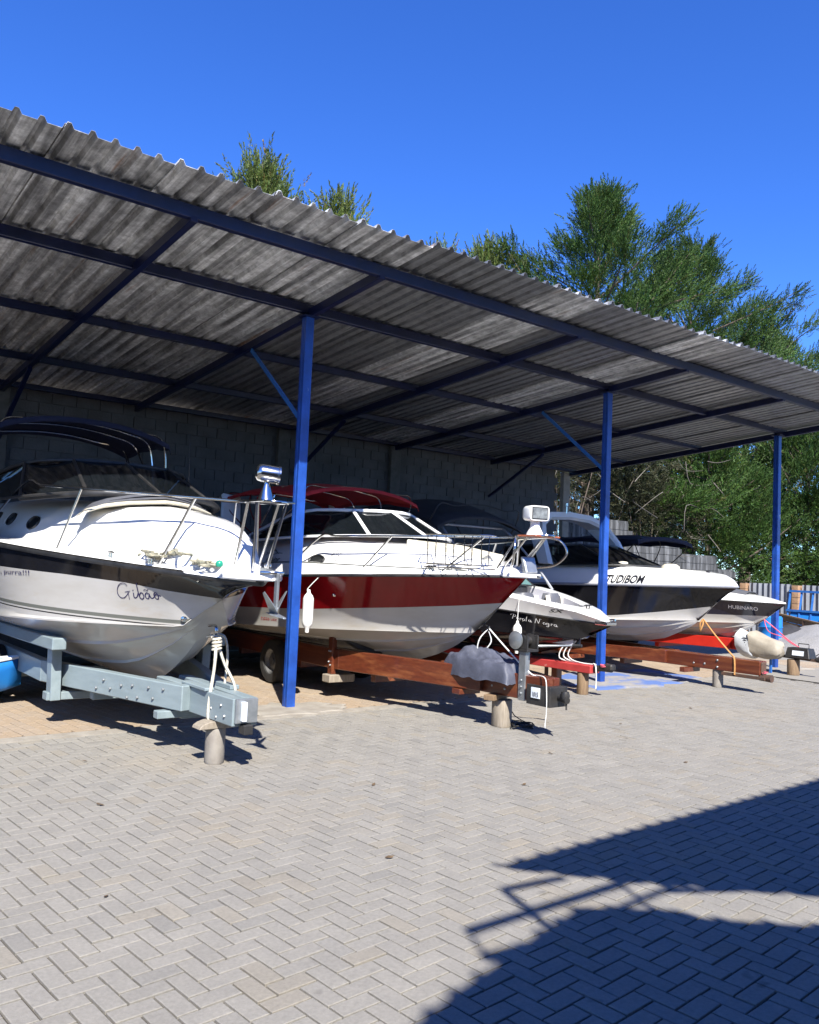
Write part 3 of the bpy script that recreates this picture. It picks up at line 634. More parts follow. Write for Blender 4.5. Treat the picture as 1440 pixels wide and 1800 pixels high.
def build_deck(h, parent, m, s0=0., s1=None, vs_=None, name='deck'):
    vs_ = vs_ or [-1, -.97, -.93, -.9, -.86, -.8, -.74, -.68, -.6, -.45, -.22, 0]; vs_ = vs_+[-v for v in vs_[-2::-1]]
    S = [s for s in stations(s1 or h.L, 44)]; mb = MB(); rings = []
    for s in S: rings.append([h.deck(s, v) for v in vs_])
    mb.loft(rings, closed=False, caps=False); return mb.build(name, m, parent, smooth=50, merge=.0008)
def rub_rail(h, parent, m, r=.022, dz=-.01, trim=None):
    mb = MB(); S = stations(h.L, 30); pts = [h.pt(s, h.zs(s)+dz, -1, r*.35) for s in S[::-1]]+[h.pt(s, h.zs(s)+dz, 1, r*.35) for s in S[1:]]
    mb.tube(pts, r, 6); o = mb.build('rub_rail', m, parent, smooth=60)
    if trim: MB().tube([p+Vector((-.004 if p.x < h.xc else .004, -.003, r*.9)) for p in pts], r*.4, 5).build('rail_trim', trim, o, smooth=60)
    return o
def on_deck_disc(h, parent, s, v, rx, ry, ring_m, glass_m, name='porthole', roll=0.):
    c = h.deck(s, v); n = h.deckn(s, v); t = (h.deck(s+.02, v)-h.deck(s-.02, v)).normalized(); b = n.cross(t).normalized()
    def ell(k, dn, nn=22): return [c+n*dn+(t*math.cos(a)*rx+b*math.sin(a)*ry)*k for a in [6.2832*i/nn for i in range(nn)]]
    rg = MB().loft([ell(1.0, -.01), ell(1.02, .012), ell(.94, .022), ell(.84, .014), ell(.80, -.004)], True, False).build(name, ring_m, parent, smooth=50)
    MB().add(ell(.86, .006), [tuple(range(22))]).build('pane', glass_m, rg); return rg
def ribbon(mb, path, w, f):
    """flat stroke: path of (u,v); f maps (u,v)->point"""
    for (a, b), (c, d) in zip(path[:-1], path[1:]):
        dx, dy = c-a, d-b; l = math.hypot(dx, dy) or 1; nx, ny = -dy/l*w/2, dx/l*w/2; ex, ey = dx/l*w*.35, dy/l*w*.35
        mb.add([f(a-ex+nx, b-ey+ny), f(a-ex-nx, b-ey-ny), f(c+ex-nx, d+ey-ny), f(c+ex+nx, d+ey+ny)], [(0, 1, 2, 3)])
def sp(pts, n=6): return [(p.x, p.y) for p in catmull([(x, y, 0) for x, y in pts], n)]
def arc(cx, cy, rx, ry, a0, a1, n=10): return [(cx+rx*math.cos(R(a0+(a1-a0)*i/n)), cy+ry*math.sin(R(a0+(a1-a0)*i/n))) for i in range(n+1)]
def font_mesh(txt, f, m, name, parent, shear=0., sx=1., bold=0., spacing=1., norm=False):
    """built-in font outline mapped point by point on to a surface; text height 1 unit"""
    cu = bpy.data.curves.new(name, 'FONT'); cu.body = txt; cu.size = 1.4; cu.offset = bold; cu.space_character = spacing; cu.resolution_u = 3
    o = bpy.data.objects.new(name, cu); C.objects.link(o); bpy.context.view_layer.update()
    me = bpy.data.meshes.new_from_object(o.evaluated_get(bpy.context.evaluated_depsgraph_get())); bpy.data.objects.remove(o); bpy.data.curves.remove(cu)
    off = root_off(parent); mx = max(v.co.x*sx+v.co.y*shear for v in me.vertices) if norm else 1
    if norm: sx, shear = sx/mx, shear/mx
    for v in me.vertices: v.co = f(v.co.x*sx+v.co.y*shear, v.co.y)-off
    me.materials.clear(); me.materials.append(m); me.name = name
    return link(bpy.data.objects.new(name, me), parent)
def windscreen(parent, base, top, frame_m, glass_m, wings=True, fr=.016, name='windshield'):
    """base/top: matching point lists running from starboard aft round the front to port aft"""
    fm = MB(); fm.tube(catmull(base, 3), fr*.8, 6); fm.tube(catmull(top, 3), fr, 6)
    for b, t in zip(base, top): fm.tube([b, t], fr, 6)
    root = fm.build(name, frame_m, parent, smooth=60)
    for i in range(len(base)-1):
        a, b, c, d = [Vector(p) for p in (base[i], base[i+1], top[i+1], top[i])]; n = (b-a).cross(d-a).normalized()*.004
        MB().add([a-n, b-n, c-n, d-n, a+n, b+n, c+n, d+n], [(3, 2, 1, 0), (4, 5, 6, 7), (0, 1, 5, 4), (1, 2, 6, 5), (2, 3, 7, 6), (3, 0, 4, 7)]).build('pane', glass_m, root)
    return root
def bimini(parent, xc, hw, y0, y1, z, m, feet, rise=.22, drop=.10, fm=None, droop=.0, name='canopy', legs=4, yrise=.05):
    mb = MB(); nu, nv = 12, 10; top = []
    for j in range(nv+1):
        v = j/nv*2-1; row = []
        for i in range(nu+1):
            u = i/nu*2-1; row.append((xc+hw*u, y0+(y1-y0)*j/nv, z-rise*abs(u)**2.4-yrise*v*v-droop*max(0, -v)**2-.012*math.cos(v*9)))
        row = [(row[0][0]-.02, row[0][1], row[0][2]-drop)]+row+[(row[-1][0]+.02, row[-1][1], row[-1][2]-drop)]; top.append(row)
    f0 = [(p[0], p[1]-.03, p[2]-drop) for p in top[0]]; f1 = [(p[0], p[1]+.03, p[2]-drop) for p in top[-1]]
    rings = [f0]+top+[f1]; mb.loft(rings, closed=False, caps=False); o = mb.build(name, m, parent, smooth=45)
    so_ = o.modifiers.new('thickness', 'SOLIDIFY'); so_.thickness = .008
    fr_ = MB()
    for k in range(legs):
        t = k/(legs-1); yt = y0+.05+(y1-y0-.1)*t; yf, zf, xf = feet[0]+(feet[1]-feet[0])*(.35+.3*(k % 2)), feet[2], hw*1.02
        arch_ = [(xc-xf, yf, zf), (xc-hw*.99, yf+(yt-yf)*.8, z-rise-.28), (xc-hw*.9, yt, z-rise*.75-.03)]+[(xc+hw*u, yt, z-rise*abs(u)**2.4-.02-yrise*(2*t-1)**2) for u in (-.6, -.2, .2, .6)]+[(xc+hw*.9, yt, z-rise*.75-.03), (xc+hw*.99, yf+(yt-yf)*.8, z-rise-.28), (xc+xf, yf, zf)]
        fr_ = MB(); fr_.tube(catmull(arch_, 4), .012, 5); fr_.build('canopy_frame', fm or chrome, parent, smooth=60)
    return o
def rail(h, parent, S_st, s_end, inset=.07, hgt=.62, r=.0125, lean=.22, front=(0, 0), tops=None, name='bow_rail', s_down=None, m=None, mid=False):
    def top(s, sd):
        a = max(h.B(max(s, .0))-inset, 0); return Vector((h.xc+sd*a, h.yb+s, h.zs(s)+(tops(s) if tops else hgt)))
    ss = [s_end]+[s for s in np.linspace(s_end, .25, 9)[1:]]; pts = [top(s, -1) for s in ss]+[Vector((h.xc-.10, h.yb+front[0], h.zs(0)+front[1])), Vector((h.xc+.10, h.yb+front[0], h.zs(0)+front[1]))]+[top(s, 1) for s in ss[::-1]]
    if s_down: pts = [h.deck(s_down, -.93)]+pts+[h.deck(s_down, .93)]
    o = MB().tube(catmull(pts, 4), r, 6).build(name, m or chrome, parent, smooth=60)
    for sd in (-1, 1):
        for s in S_st:
            b = h.deck(s+lean, sd*.93); MB().tube([b-Vector((0, 0, .01)), top(s, sd)], r*.9, 6).build('stanchion', m or chrome, o, smooth=60)
    return o
def cleat(parent, p, d, m=None):
    p = Vector(p); d = Vector(d).normalized(); mb = MB()
    mb.tube([p-d*.09+Vector((0, 0, .045)), p-d*.05+Vector((0, 0, .05)), p+d*.05+Vector((0, 0, .05)), p+d*.09+Vector((0, 0, .045))], [.006, .012, .012, .006], 6)
    for k in (-.03, .03): mb.tube([p+d*k, p+d*k+Vector((0, 0, .05))], .01, 6)
    return mb.build('cleat', m or chrome, parent, smooth=60)
def rope(label, pts, r, m, cat='rope', n=5, name='rope', group=None):
    o = MB().tube(catmull(pts, n), r, 6).build(name, m, None, smooth=60); return tag(o, label, cat, group)
def coil(c, r, turns, dz, seed=0, jit=.02, flat=.35, n=14):
    r_ = np.random.default_rng(seed); return [(c[0]+(r+r_.normal()*jit)*math.cos(6.283*i/n), c[1]+(r+r_.normal()*jit)*math.sin(6.283*i/n), c[2]+dz*i/n+abs(r_.normal())*jit*flat) for i in range(int(turns*n))]
def fender(label, p, length, r, m, line_to, group='fenders hung on the boats'):
    root = thing('fender', label, 'fender', p, group); p = Vector(p)   # p = top eye
    pr = [(0, 0), (.018, 0), (.022, -.035), (.03, -.05), (r*.75, -.075), (r*.97, -.11), (r, -.15), (r, -length+.15), (r*.97, -length+.11), (r*.72, -length+.075), (.03, -length+.05), (.024, -length), (0, -length)]
    MB().lathe([(a, b) for a, b in pr], p, n=18).build('body', m, root, smooth=60)
    MB().tube(catmull([p+Vector((0, 0, -.02)), p+Vector((0, 0, .03)), Vector(line_to)], 5), .005, 5).build('line', whiterope, root)
    return root
def stump(label, x, y, r, hh, m, cap=None, seed=0, name='prop_stump'):
    r_ = np.random.default_rng(seed); root = thing(name, label, 'stump', (x, y, 0), 'props under the trailer tongues'); mb = MB(); rings = []
    for z in (0, .02, hh*.5, hh-.012, hh):
        k = 1 if 0 < z < hh else .95; rings.append([(x+r*k*(1+.05*math.sin(3*t+seed))*math.cos(t), y+r*k*(1+.05*math.sin(3*t+seed))*math.sin(t), z) for t in [6.283*i/14 for i in range(14)]])
    mb.loft(rings).build('log', m, root, smooth=40); return root
def wheel(parent, x, y, r=.30, w=.18, sd=-1, base=None):
    ax = Vector((sd, 0, 0)); c = Vector((x, y, r)); t = MB()
    t.lathe([(r*.58, -w/2), (r*.80, -w/2), (r*.95, -w*.44), (r, -w*.25), (r, w*.25), (r*.95, w*.44), (r*.80, w/2), (r*.58, w/2), (r*.58, -w/2)], c, ax, 28)
    o = t.build('wheel', rubber, parent, smooth=40)
    MB().lathe([(0, w*.30), (r*.16, w*.30), (r*.18, w*.20), (r*.42, w*.12), (r*.50, w*.30), (r*.58, w*.36), (r*.60, w*.40), (r*.60, -w*.4), (r*.55, -w*.4), (r*.5, 0), (0, 0)], c, ax, 24).build('rim', rimgrey, o, smooth=40)
    return o
def bolts(parent, pts, nrm, r=.016, m=None):
    n = Vector(nrm).normalized()
    me = MB().lathe([(0, .018), (r*.7, .016), (r, .008), (r, 0), (0, 0)], (0, 0, 0), n, 8).mesh('bolt', (0, 0, 0), [m or galv], 40)
    for p in pts: o = link(bpy.data.objects.new('bolt', me), parent); o.location = Vector(p)-root_off(parent)
def trailer(name, label, xc, yt, m, zb=.36, zt=.60, w=.10, sec=1.5, spread=.62, ysp=3.2, yend=7.2, axle=4.6, wheels=True, rear_z=None, group='boat trailers under the shed', upright=(), cross=(2.2, 4.0, 6.0), wr=.31, track=.86, wm=None):
    root = thing(name, label, 'trailer', (xc, yt, 0), group); H_ = zt-zb
    for sd in (-1, 1):   # two tongue planks splayed slightly
        MB().beam((xc+sd*(w*.55), yt, (zb+zt)/2), (xc+sd*(w*.75+.03), yt+sec, (zb+zt)/2), w, H_).build('tongue_plank', m, root, bevel=.008)
        a = Vector((xc+sd*(w*1.4+.03), yt+sec-.75, (zb+zt)/2+.01)); b = Vector((xc+sd*spread, yt+ysp, (zb+zt)/2+.01)); c = Vector((xc+sd*spread, yt+yend, (zb+zt)/2+.01))
        MB().beam(a, b, w*.9, H_*.98).build('side_beam', m, root, bevel=.008); MB().beam(b-Vector((0, .02, .003)), c, w*.9, H_*.97).build('side_beam', m, root, bevel=.008)
    for q in cross:
        k = min(1, max(0, (q-sec+.75)/(ysp-sec+.75))); hw = .12+(spread-.12)*k-.05
        MB().bx((xc-hw, yt+q-.05, zb-.09), (xc+hw, yt+q+.05, zb-.002)).build('cross_member', m, root, bevel=.006)
    if wheels:
        MB().tube([(xc-track, yt+axle, wr), (xc+track, yt+axle, wr)], .035, 8).build('axle', blackmetal, root, smooth=60)
        for sd in (-1, 1): wheel(root, xc+sd*(track+.06), yt+axle, wr, .19, sd)
    return root
# ------------------------------------------------------------------ boat 1: big white cruiser, black band, 'Gibao'
b1 = thing('cabin_cruiser', 'white cabin cruiser with black band and chrome bow rail, nearest on the left', 'boat', (3.4, 5.98, 0), 'boats parked under the shed')
h1 = Hull(3.4, 6.25, 6.95, (1.30, 4.3, 1.6, ([0, 5, 7], [1.575, 1.91, 1.93]), .10),
          ([0, .2, .45, .64, .82, 1.04, 1.32, 1.62, 1.84, 2.13, 2.56, 3.16, 4.73, 6.95], [1.56, 1.535, 1.49, 1.43, 1.30, 1.10, .87, .69, .58, .50, .455, .43, .45, .47]),
          (1.12, 2.9, .70, 1.14, 1.0), ([0, .06, .23, .41, .63, .93, 1.33, 1.93, 2.93, 3.13, 6.95], [.04, .06, .13, .30, .41, .48, .52, .55, .57, .55, .50]),
          ([0, .03, .12, .20, .27, .34, .42, .55, .75, 1], [.0, .07, .09, .12, .30, .62, .82, .92, .97, 1]))
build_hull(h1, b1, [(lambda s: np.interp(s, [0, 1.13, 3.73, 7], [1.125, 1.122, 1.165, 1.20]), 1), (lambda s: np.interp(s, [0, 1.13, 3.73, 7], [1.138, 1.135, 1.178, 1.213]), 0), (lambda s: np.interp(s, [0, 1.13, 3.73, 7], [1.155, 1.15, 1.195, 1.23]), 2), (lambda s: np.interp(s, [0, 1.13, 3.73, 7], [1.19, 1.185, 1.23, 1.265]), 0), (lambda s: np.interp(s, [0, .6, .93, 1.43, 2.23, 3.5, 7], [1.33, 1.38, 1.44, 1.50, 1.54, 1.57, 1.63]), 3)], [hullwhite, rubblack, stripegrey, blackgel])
build_deck(h1, b1, white); rub_rail(h1, b1, rubblack, .026, -.012, chrome)
for s, v in ((3.65, -.70), (4.5, -.70), (5.25, -.70)): on_deck_disc(h1, b1, s, v, .15, .085, rubblack, darkglass)
# bow pulpit platform with anchor roller
pl_m = MB(); pf = []
for k in range(9):
    t = k/8; pf.append((t, .20*(1-t**3)+.03))
ring = [(3.4-w_, 6.62-.62*t, 1.59) for t, w_ in pf]+[(3.4+w_, 6.62-.62*t, 1.59) for t, w_ in pf[::-1]]
pl_m.loft([ring, [(x, y, 1.65) for x, y, z in ring]]).build('bow_platform', white, b1, bevel=.01)
MB().tube([(3.30, 6.08, 1.66), (3.35, 5.98, 1.66), (3.45, 5.98, 1.66), (3.50, 6.08, 1.66)], .014, 6).build('roller_bracket', chrome, b1, smooth=60)
rail(h1, b1, [.70, 2.18], 3.3, inset=.10, r=.014, lean=.30, front=(-.20, .66), tops=lambda s: .66, s_down=4.6)
for dx in (-.16, .16):
    MB().tube([(3.4+dx*.4, 6.28, 1.67), (3.4+dx*.85, 6.14, 2.235)], .013, 6).build('pulpit_leg', chrome, b1, smooth=60)
    MB().tube([(3.4+dx*.7, 6.52, 1.68), (3.4+dx*.9, 6.28, 2.235)], .013, 6).build('pulpit_leg', chrome, b1, smooth=60)
MB().box((3.4, 6.17, 2.238), (.30, .32, .016)).build('pulpit_plate', chrome, b1, bevel=.004)
sl_ = MB().lathe([(0, 0), (.075, 0), (.07, .02), (.02, .17), (.016, .24)], (3.4, 6.24, 2.245), n=14).build('searchlight', chrome, b1, smooth=50)
MB().lathe([(0, -.10), (.045, -.098), (.068, -.08), (.075, -.05), (.075, .08), (.08, .083), (.08, .10), (.066, .10), (.062, .09), (0, .088)], (3.4, 6.23, 2.48), (.93, -.35, -.10), 20).build('lamp_housing', chrome, sl_, smooth=40)
for x_, y_, c_ in ((3.1, 6.42, (.02, .25, .16)), (3.55, 6.42, (.6, .6, .58))):
    MB().lathe([(.028, 0), (.032, .02), (.026, .045), (0, .055)], (x_, y_, 1.69), n=10).build('navigation_light', mat('nav_light_green', c_, None, rough=.2) if c_[1] < .5 else chrome, b1, smooth=60)
windscreen(b1, [(2.20, 11.0, 2.30), (2.28, 9.55, 2.32), (2.72, 8.75, 2.37), (3.4, 8.5, 2.39), (4.08, 8.75, 2.37), (4.52, 9.55, 2.32), (4.6, 11.0, 2.3)],
           [(2.32, 11.2, 2.62), (2.45, 10.15, 2.74), (2.85, 9.72, 2.785), (3.4, 9.6, 2.79), (3.95, 9.72, 2.785), (4.35, 10.15, 2.74), (4.5, 11.2, 2.62)], blackmetal, darkglass, fr=.02)
MB().tube(catmull([(2.3, 9.6, 2.305), (2.72, 8.72, 2.355), (3.4, 8.46, 2.375), (4.08, 8.72, 2.355), (4.5, 9.6, 2.305)], 4), .035, 6).build('windshield_gasket', rubblack, b1, smooth=60)
bimini(b1, 3.35, 1.08, 10.9, 12.5, 3.50, navycanvas, (10.7, 11.7, 2.35), rise=.20, drop=.07, yrise=.06)
MB().tube([(4.45, 10.2, 2.3), (4.35, 10.05, 3.3)], .007, 5).build('antenna', chrome, b1)
hc = MB()   # tinted deck hatch window
c_ = [h1.deck(s, v, .012) for s, v in ((1.55, .02), (1.55, .42), (1.20, .40), (1.22, .06))]; hc.add(c_, [(0, 1, 2, 3)]).build('hatch_window', darkglass, b1)
cleat(b1, h1.deck(1.08, -.95), (0, 1, 0)); cleat(b1, h1.deck(1.6, -.95), (0, 1, 0))
MB().lathe([(0, .03), (.022, .026), (.03, .01), (.03, -.02)], h1.pt(.98, 1.20, -1, .0), (-1, -.5, 0), 10).build('hull_fitting', chrome, b1, smooth=50)
tow = MB(); tow.tube(catmull([(3.4, 7.18, 1.14), (3.4, 7.05, 1.15), (3.4, 7.03, 1.08), (3.4, 7.2, 1.04)], 4), .014, 6).build('tow_eye', chrome, b1, smooth=60)
def hullmap1(s0, z0, k, slope=0.): return lambda u, v: h1.pt(s0-u*k, z0+v*k+u*k*slope, -1, .006)
gb = MB(); f = lambda u, v: h1.pt(1.545-u*.132, 1.355+v*.112+u*.004, -1, .006)
G = sp([(.98, 1.02), (.86, 1.16), (.6, 1.2), (.25, 1.02), (.02, .62), (.0, .28), (.16, .02), (.42, .0), (.72, .2), (.95, .48)]); ribbon(gb, G, .06, f)
ribbon(gb, [(.66, .48), (1.1, .56)], .05, f); ribbon(gb, [(.92, .5), (.86, -.12)], .05, f)
ribbon(gb, sp([(1.34, .42), (1.30, .12), (1.38, .02), (1.55, .12), (1.72, .4)]), .075, f); ribbon(gb, [(1.36, .62), (1.40, .66)], .07, f)
ribbon(gb, sp([(1.88, 1.2), (1.78, .6), (1.76, .1), (1.9, -.05), (2.08, .1), (2.1, .38), (1.96, .46), (1.82, .3)]), .075, f)
ribbon(gb, sp([(2.62, .36), (2.42, .46), (2.24, .26), (2.26, .02), (2.42, .02), (2.58, .3), (2.62, .1), (2.74, .04), (2.92, .16)]), .075, f)
ribbon(gb, sp([(2.28, .66), (2.4, .72), (2.52, .66), (2.66, .74)]), .06, f)
ribbon(gb, sp([(2.92, .16), (2.98, .4), (3.14, .5), (3.24, .3), (3.16, .02), (3.0, .0), (2.96, .2), (3.12, .34), (3.42, .24)]), .075, f)
gb.build('lettering', inkblue, b1)
font_mesh('rumo, purra!!!', lambda u, v: h1.pt(4.05-1.2*u, 1.49+v*.05+.012*u, -1, .006), inkblue, 'lettering', b1, sx=.62, norm=True)
# rolled sun pad on the foredeck, rope heap, anchor, trailer, prop, canoe
spd = thing('sun_pad', 'cream sun pad stack laid across the foredeck below the dark windshield', 'cushion', (3.2, 8.2, 2.4))
for k in range(3):
    rings = []
    for i in range(15):
        u = i/14*2-1; e = (1-abs(u)**4)**.5; cx_ = 3.36+u*(.78-.05*k); cy_ = 8.40-.33*math.cos(u*1.35)+.33+.05*k; zc_ = h1.deck(2.2, min(.7, abs(u)*.6)).z+.025+k*.034-(.07*u*u)
        rings.append([(cx_, cy_+.20*e*math.cos(a), zc_+.028*e*math.sin(a)+.004*math.sin(7*u+k)) for a in [6.283*j/10 for j in range(10)]])
    MB().loft(rings).build('pad', cream if k < 1 else greyvinyl, spd, smooth=60)  # upper pads grey to paint shade on the cream stack
rc = MB(); r_ = np.random.default_rng(4)
for k in range(5):
    base = [h1.deck(.45+.2*k+r_.normal()*.03, -.78+.09*r_.normal(), .03) for _ in range(1)][0]; rc.tube(catmull([base+Vector((r_.normal()*.07, r_.normal()*.10, .015+abs(r_.normal())*.02)) for _ in range(9)], 4), .013, 5)
hr = rc.build('rope_heap', mat('dirty_rope', (.40, .36, .26), (.12, .13, .10), 30, .9, bump=.4), None, smooth=60); tag(hr, 'tangled dirty rope heaped on the cruiser foredeck at the rail foot', 'rope')
an = thing('anchor', 'galvanised plough anchor hanging from the left cruiser bow roller', 'anchor', (3.4, 6.0, 1.6))
MB().beam((3.4, 6.26, 1.68), (3.4, 5.98, 1.655), .022, .04).build('shank', galv, an, bevel=.004); MB().beam((3.4, 5.98, 1.66), (3.41, 6.0, 1.36), .022, .05, (0, 1, 0)).build('shank', galv, an, bevel=.004)
for sd in (-1, 1):
    c0 = Vector((3.41, 6.02, 1.33)); tip = c0+Vector((sd*.16, .10*sd, .17)); e = Vector((.01, .07, -.02)); MB().loft([[c0-e, c0+e, c0+e+Vector((0, 0, .02)), c0-e+Vector((0, 0, .02))], [tip-e*.3, tip+e*.3, tip+e*.3+Vector((0, 0, .012)), tip-e*.3+Vector((0, 0, .012))]]).build('fluke', galv, an, bevel=.003)
MB().loft([[(3.41+a, 6.02+b, 1.33+c) for a, b, c in ((-.05, -.03, -.01), (.05, -.03, -.01), (.05, .06, .01), (-.05, .06, .01))], [(3.41+a, 5.84, 1.30) for a in (-.012, .012)]+[(3.41+a, 5.85, 1.315) for a in (.012, -.012)]]).build('plough', galv, an, bevel=.003)
t1 = trailer('boat_trailer', 'grey blue painted timber trailer under the left white cruiser', 3.4, 6.40, paintgrey, .37, .60, .11, 1.52, .78, 3.02, 6.6, 4.62, cross=(1.0, 2.3, 4.2))
bolts(t1, [(3.4-.62+.0+(.3)*((y-7.1)/-1.0)*0, y, z) for y, z in ()], (-1, 0, 0))
for t, z in ((.18, .54), (.28, .44), (.33, .53), (.44, .42), (.50, .52), (.62, .5), (.55, .40), (.74, .45), (.82, .52), (.9, .43)):
    a = Vector((3.4-.184, 6.40+.77, z)); b = Vector((3.4-.78, 6.40+3.02, z)); p = a+(b-a)*t*.62; bolts(t1, [p+Vector((-.052, -.014, .01))], (-1, -.27, 0), .014)
bolts(t1, [(3.4-.118, 6.48+dy, z) for dy, z in ((.05, .44), (.12, .52), (.2, .41), (.3, .47))], (-1, 0, 0), .014)
MB().bx((3.30, 6.365, .40), (3.50, 6.40, .60)).build('end_plate', galv, t1, bevel=.004); MB().bx((3.34, 6.32, .42), (3.38, 6.365, .58)).build('end_lug', platewhite, t1, bevel=.004); MB().bx((3.36, 6.32, .31), (3.44, 6.43, .39)).build('coupler', blackmetal, t1, bevel=.006)
MB().bx((3.24, 6.85, .60), (3.33, 7.35, .63)).build('keel_pad', paintgrey, t1, bevel=.006); MB().bx((3.48, 6.85, .60), (3.57, 7.15, .64)).build('keel_pad', paintgrey, t1, bevel=.006)
MB().bx((3.02, 7.32, .30), (3.5, 7.42, .368)).build('cross_bar', paintgrey, t1, bevel=.006)
for sd in (-1, 1):
    MB().beam((3.4+sd*.80, 9.0, .25), (3.4+sd*.82, 9.0, .88), .10, .16, (0, 1, 0)).build('upright', paintgrey, t1, bevel=.006)
    MB().beam((3.4+sd*.86, 8.7, .84), (3.4+sd*1.0, 12.2, .86), .14, .12).build('bunk', paintgrey, t1, bevel=.01)
MB().bx((2.52, 8.95, .25), (3.0, 9.1, .33)).build('step_block', paintgrey, t1, bevel=.006)
s1 = stump('round concrete post propping the grey trailer tongue, nearest the camera', 3.33, 6.78, .085, .30, concpost, seed=1)
hb = MB(); rings = []
for y in (6.70, 6.86): rings.append([(3.30+.16*math.cos(a), y, .302+.066*max(0, math.sin(a))) for a in [math.pi*i/8 for i in range(9)]])
tag(hb.loft(rings).build('half_round_block', greywood, None, bevel=.005), 'half round wood offcut on top of the concrete post', 'wood block')
rope('cream bow rope tied round the grey trailer tongue below the left cruiser bow', [(3.4, 7.12, 1.06), (3.38, 6.98, .98), (3.34, 6.9, .80), (3.28, 6.83, .55), (3.275, 6.82, .36), (3.40, 6.84, .352), (3.52, 6.83, .38), (3.525, 6.85, .62), (3.46, 6.95, .82), (3.42, 7.04, 1.0), (3.4, 7.12, 1.06)], .014, ropem)
wr_ = MB(); wr_.tube([(3.395+.036*math.cos(6.283*i/10), 6.99+.036*math.sin(6.283*i/10), .93+.0030*i) for i in range(46)], .013, 5); tag(wr_.build('rope_wrap', ropem, None, smooth=60), 'cream rope whipping wound round the left cruiser bow line', 'rope')
rope('loose cream rope end hanging beside the left cruiser bow line', [(3.41, 7.1, 1.07), (3.50, 7.06, 1.05), (3.53, 7.04, .9), (3.515, 7.02, .72), (3.50, 7.0, .62), (3.53, 7.0, .60)], .012, ropem)
cn = thing('canoe', 'bright blue plastic canoe end lying on the floor at the left edge', 'canoe', (2.2, 10.35, 0))
rings = []
for i in range(12):
    t = i/11; w_ = .38*(1-t**2.2)+.012; dz = .10*t*t; rings.append([(2.62-1.75*(1-t)+.0, 10.35+w_*math.cos(a), .44+dz-(.44+dz*.6)*abs(math.sin(a))**.8*(1-.35*t**3)) for a in [math.pi*j/12 for j in range(13)]])
ch_ = MB().loft(rings, closed=False, caps=False).build('shell', bluetub, cn, smooth=70); so_ = ch_.modifiers.new('thickness', 'SOLIDIFY'); so_.thickness = .012
for j in (0, -1): MB().tube([r[j] for r in rings], .016, 6).build('gunwale', platewhite, cn, smooth=60)
# ------------------------------------------------------------------ boat 2: red and white cruiser, 'Filo'
b2 = thing('cabin_cruiser', 'red and white cabin cruiser with red canopy and white searchlight', 'boat', (6.9, 6.4, 0), 'boats parked under the shed')
h2 = Hull(6.9, 6.58, 7.0, (1.27, 3.32, 2.6, ([0, 5, 7], [1.695, 1.475, 1.45]), .05),
          ([0, .06, .30, .61, .85, 1.14, 1.46, 1.79, 2.26, 2.76, 3.32, 4.8, 7.0], [1.68, 1.62, 1.42, 1.15, .98, .81, .68, .58, .52, .50, .50, .52, .53]),
          (1.08, 2.7, .82, 1.0, .80), ([0, .2, .45, .82, 1.92, 2.82, 3.42, 7.0], [.05, .12, .18, .26, .44, .60, .66, .55]),
          ([0, .05, .10, .14, .22, .28, .4, .6, 1], [.0, .22, .30, .32, .60, .74, .86, .95, 1]))
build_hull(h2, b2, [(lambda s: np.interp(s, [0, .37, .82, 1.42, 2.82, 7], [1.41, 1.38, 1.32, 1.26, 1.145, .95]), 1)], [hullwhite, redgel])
build_deck(h2, b2, white); rub_rail(h2, b2, rubblack, .016, .0, chrome)
ln = MB(); ln.tube([h2.deck(s, -.905, .004) for s in np.linspace(.5, 6.4, 24)], .009, 5); ln.build('accent_line', stripegrey, b2)
on_deck_disc(h2, b2, 2.68, -.85, .17, .08, rubblack, darkglass)
rail(h2, b2, [.40, 1.37], 2.52, inset=.12, r=.014, lean=.34, front=(-.30, .455), tops=lambda s: .435+.028*s, s_down=3.12)
for dx, dy in ((-.2, .1), (.2, .1), (-.12, -.02), (.12, -.02)):
    MB().tube([(6.9+dx, 6.86, 1.75), (6.9+dx*1.1, 6.46+dy*.5, 2.14)], .014, 6).build('pulpit_leg', chrome, b2, smooth=60)
for sd in (-1, 1):
    lo_ = [(6.9+sd*.20, 6.55, 2.15), (6.9+sd*.36, 6.42, 2.12), (6.9+sd*.42, 6.36, 1.98), (6.9+sd*.34, 6.46, 1.84), (6.9+sd*.2, 6.62, 1.80)]; MB().tube(catmull(lo_, 5), .014, 6).build('pulpit_hoop', chrome, b2, smooth=60)
MB().box((6.9, 6.42, 2.145), (.40, .30, .02)).build('pulpit_plate', mat('teak_plate', (.32, .09, .035), (.24, .06, .025), 8, .4), b2, bevel=.004)
pt2 = MB(); rg = [(6.9-w_, 6.90-.52*t, 1.68) for t, w_ in pf]+[(6.9+w_, 6.90-.52*t, 1.68) for t, w_ in pf[::-1]]; pt2.loft([rg, [(x, y, z+.05) for x, y, z in rg]]).build('bow_platform', white, b2, bevel=.012)
st2 = MB(); st2.loft([[(6.9-.10, 6.54, 1.74), (6.9+.10, 6.54, 1.74), (6.9+.09, 6.48, 1.74), (6.9-.09, 6.48, 1.74)], [(6.9-.10, 6.58, 1.92), (6.9+.10, 6.58, 1.92), (6.9+.09, 6.54, 1.92), (6.9-.09, 6.54, 1.92)]]).build('windlass_box', galv, b2, bevel=.01)
MB().tube([(6.86, 6.48, 1.72), (6.88, 6.36, 1.70), (6.92, 6.36, 1.70), (6.94, 6.48, 1.72)], .014, 6).build('roller_bracket', chrome, b2, smooth=60)
sl2 = MB().lathe([(0, 0), (.10, 0), (.09, .03), (.055, .10), (.05, .16), (0, .16)], (6.88, 6.45, 2.155), n=16).build('searchlight', white, b2, smooth=50)
lh = MB(); rg = []
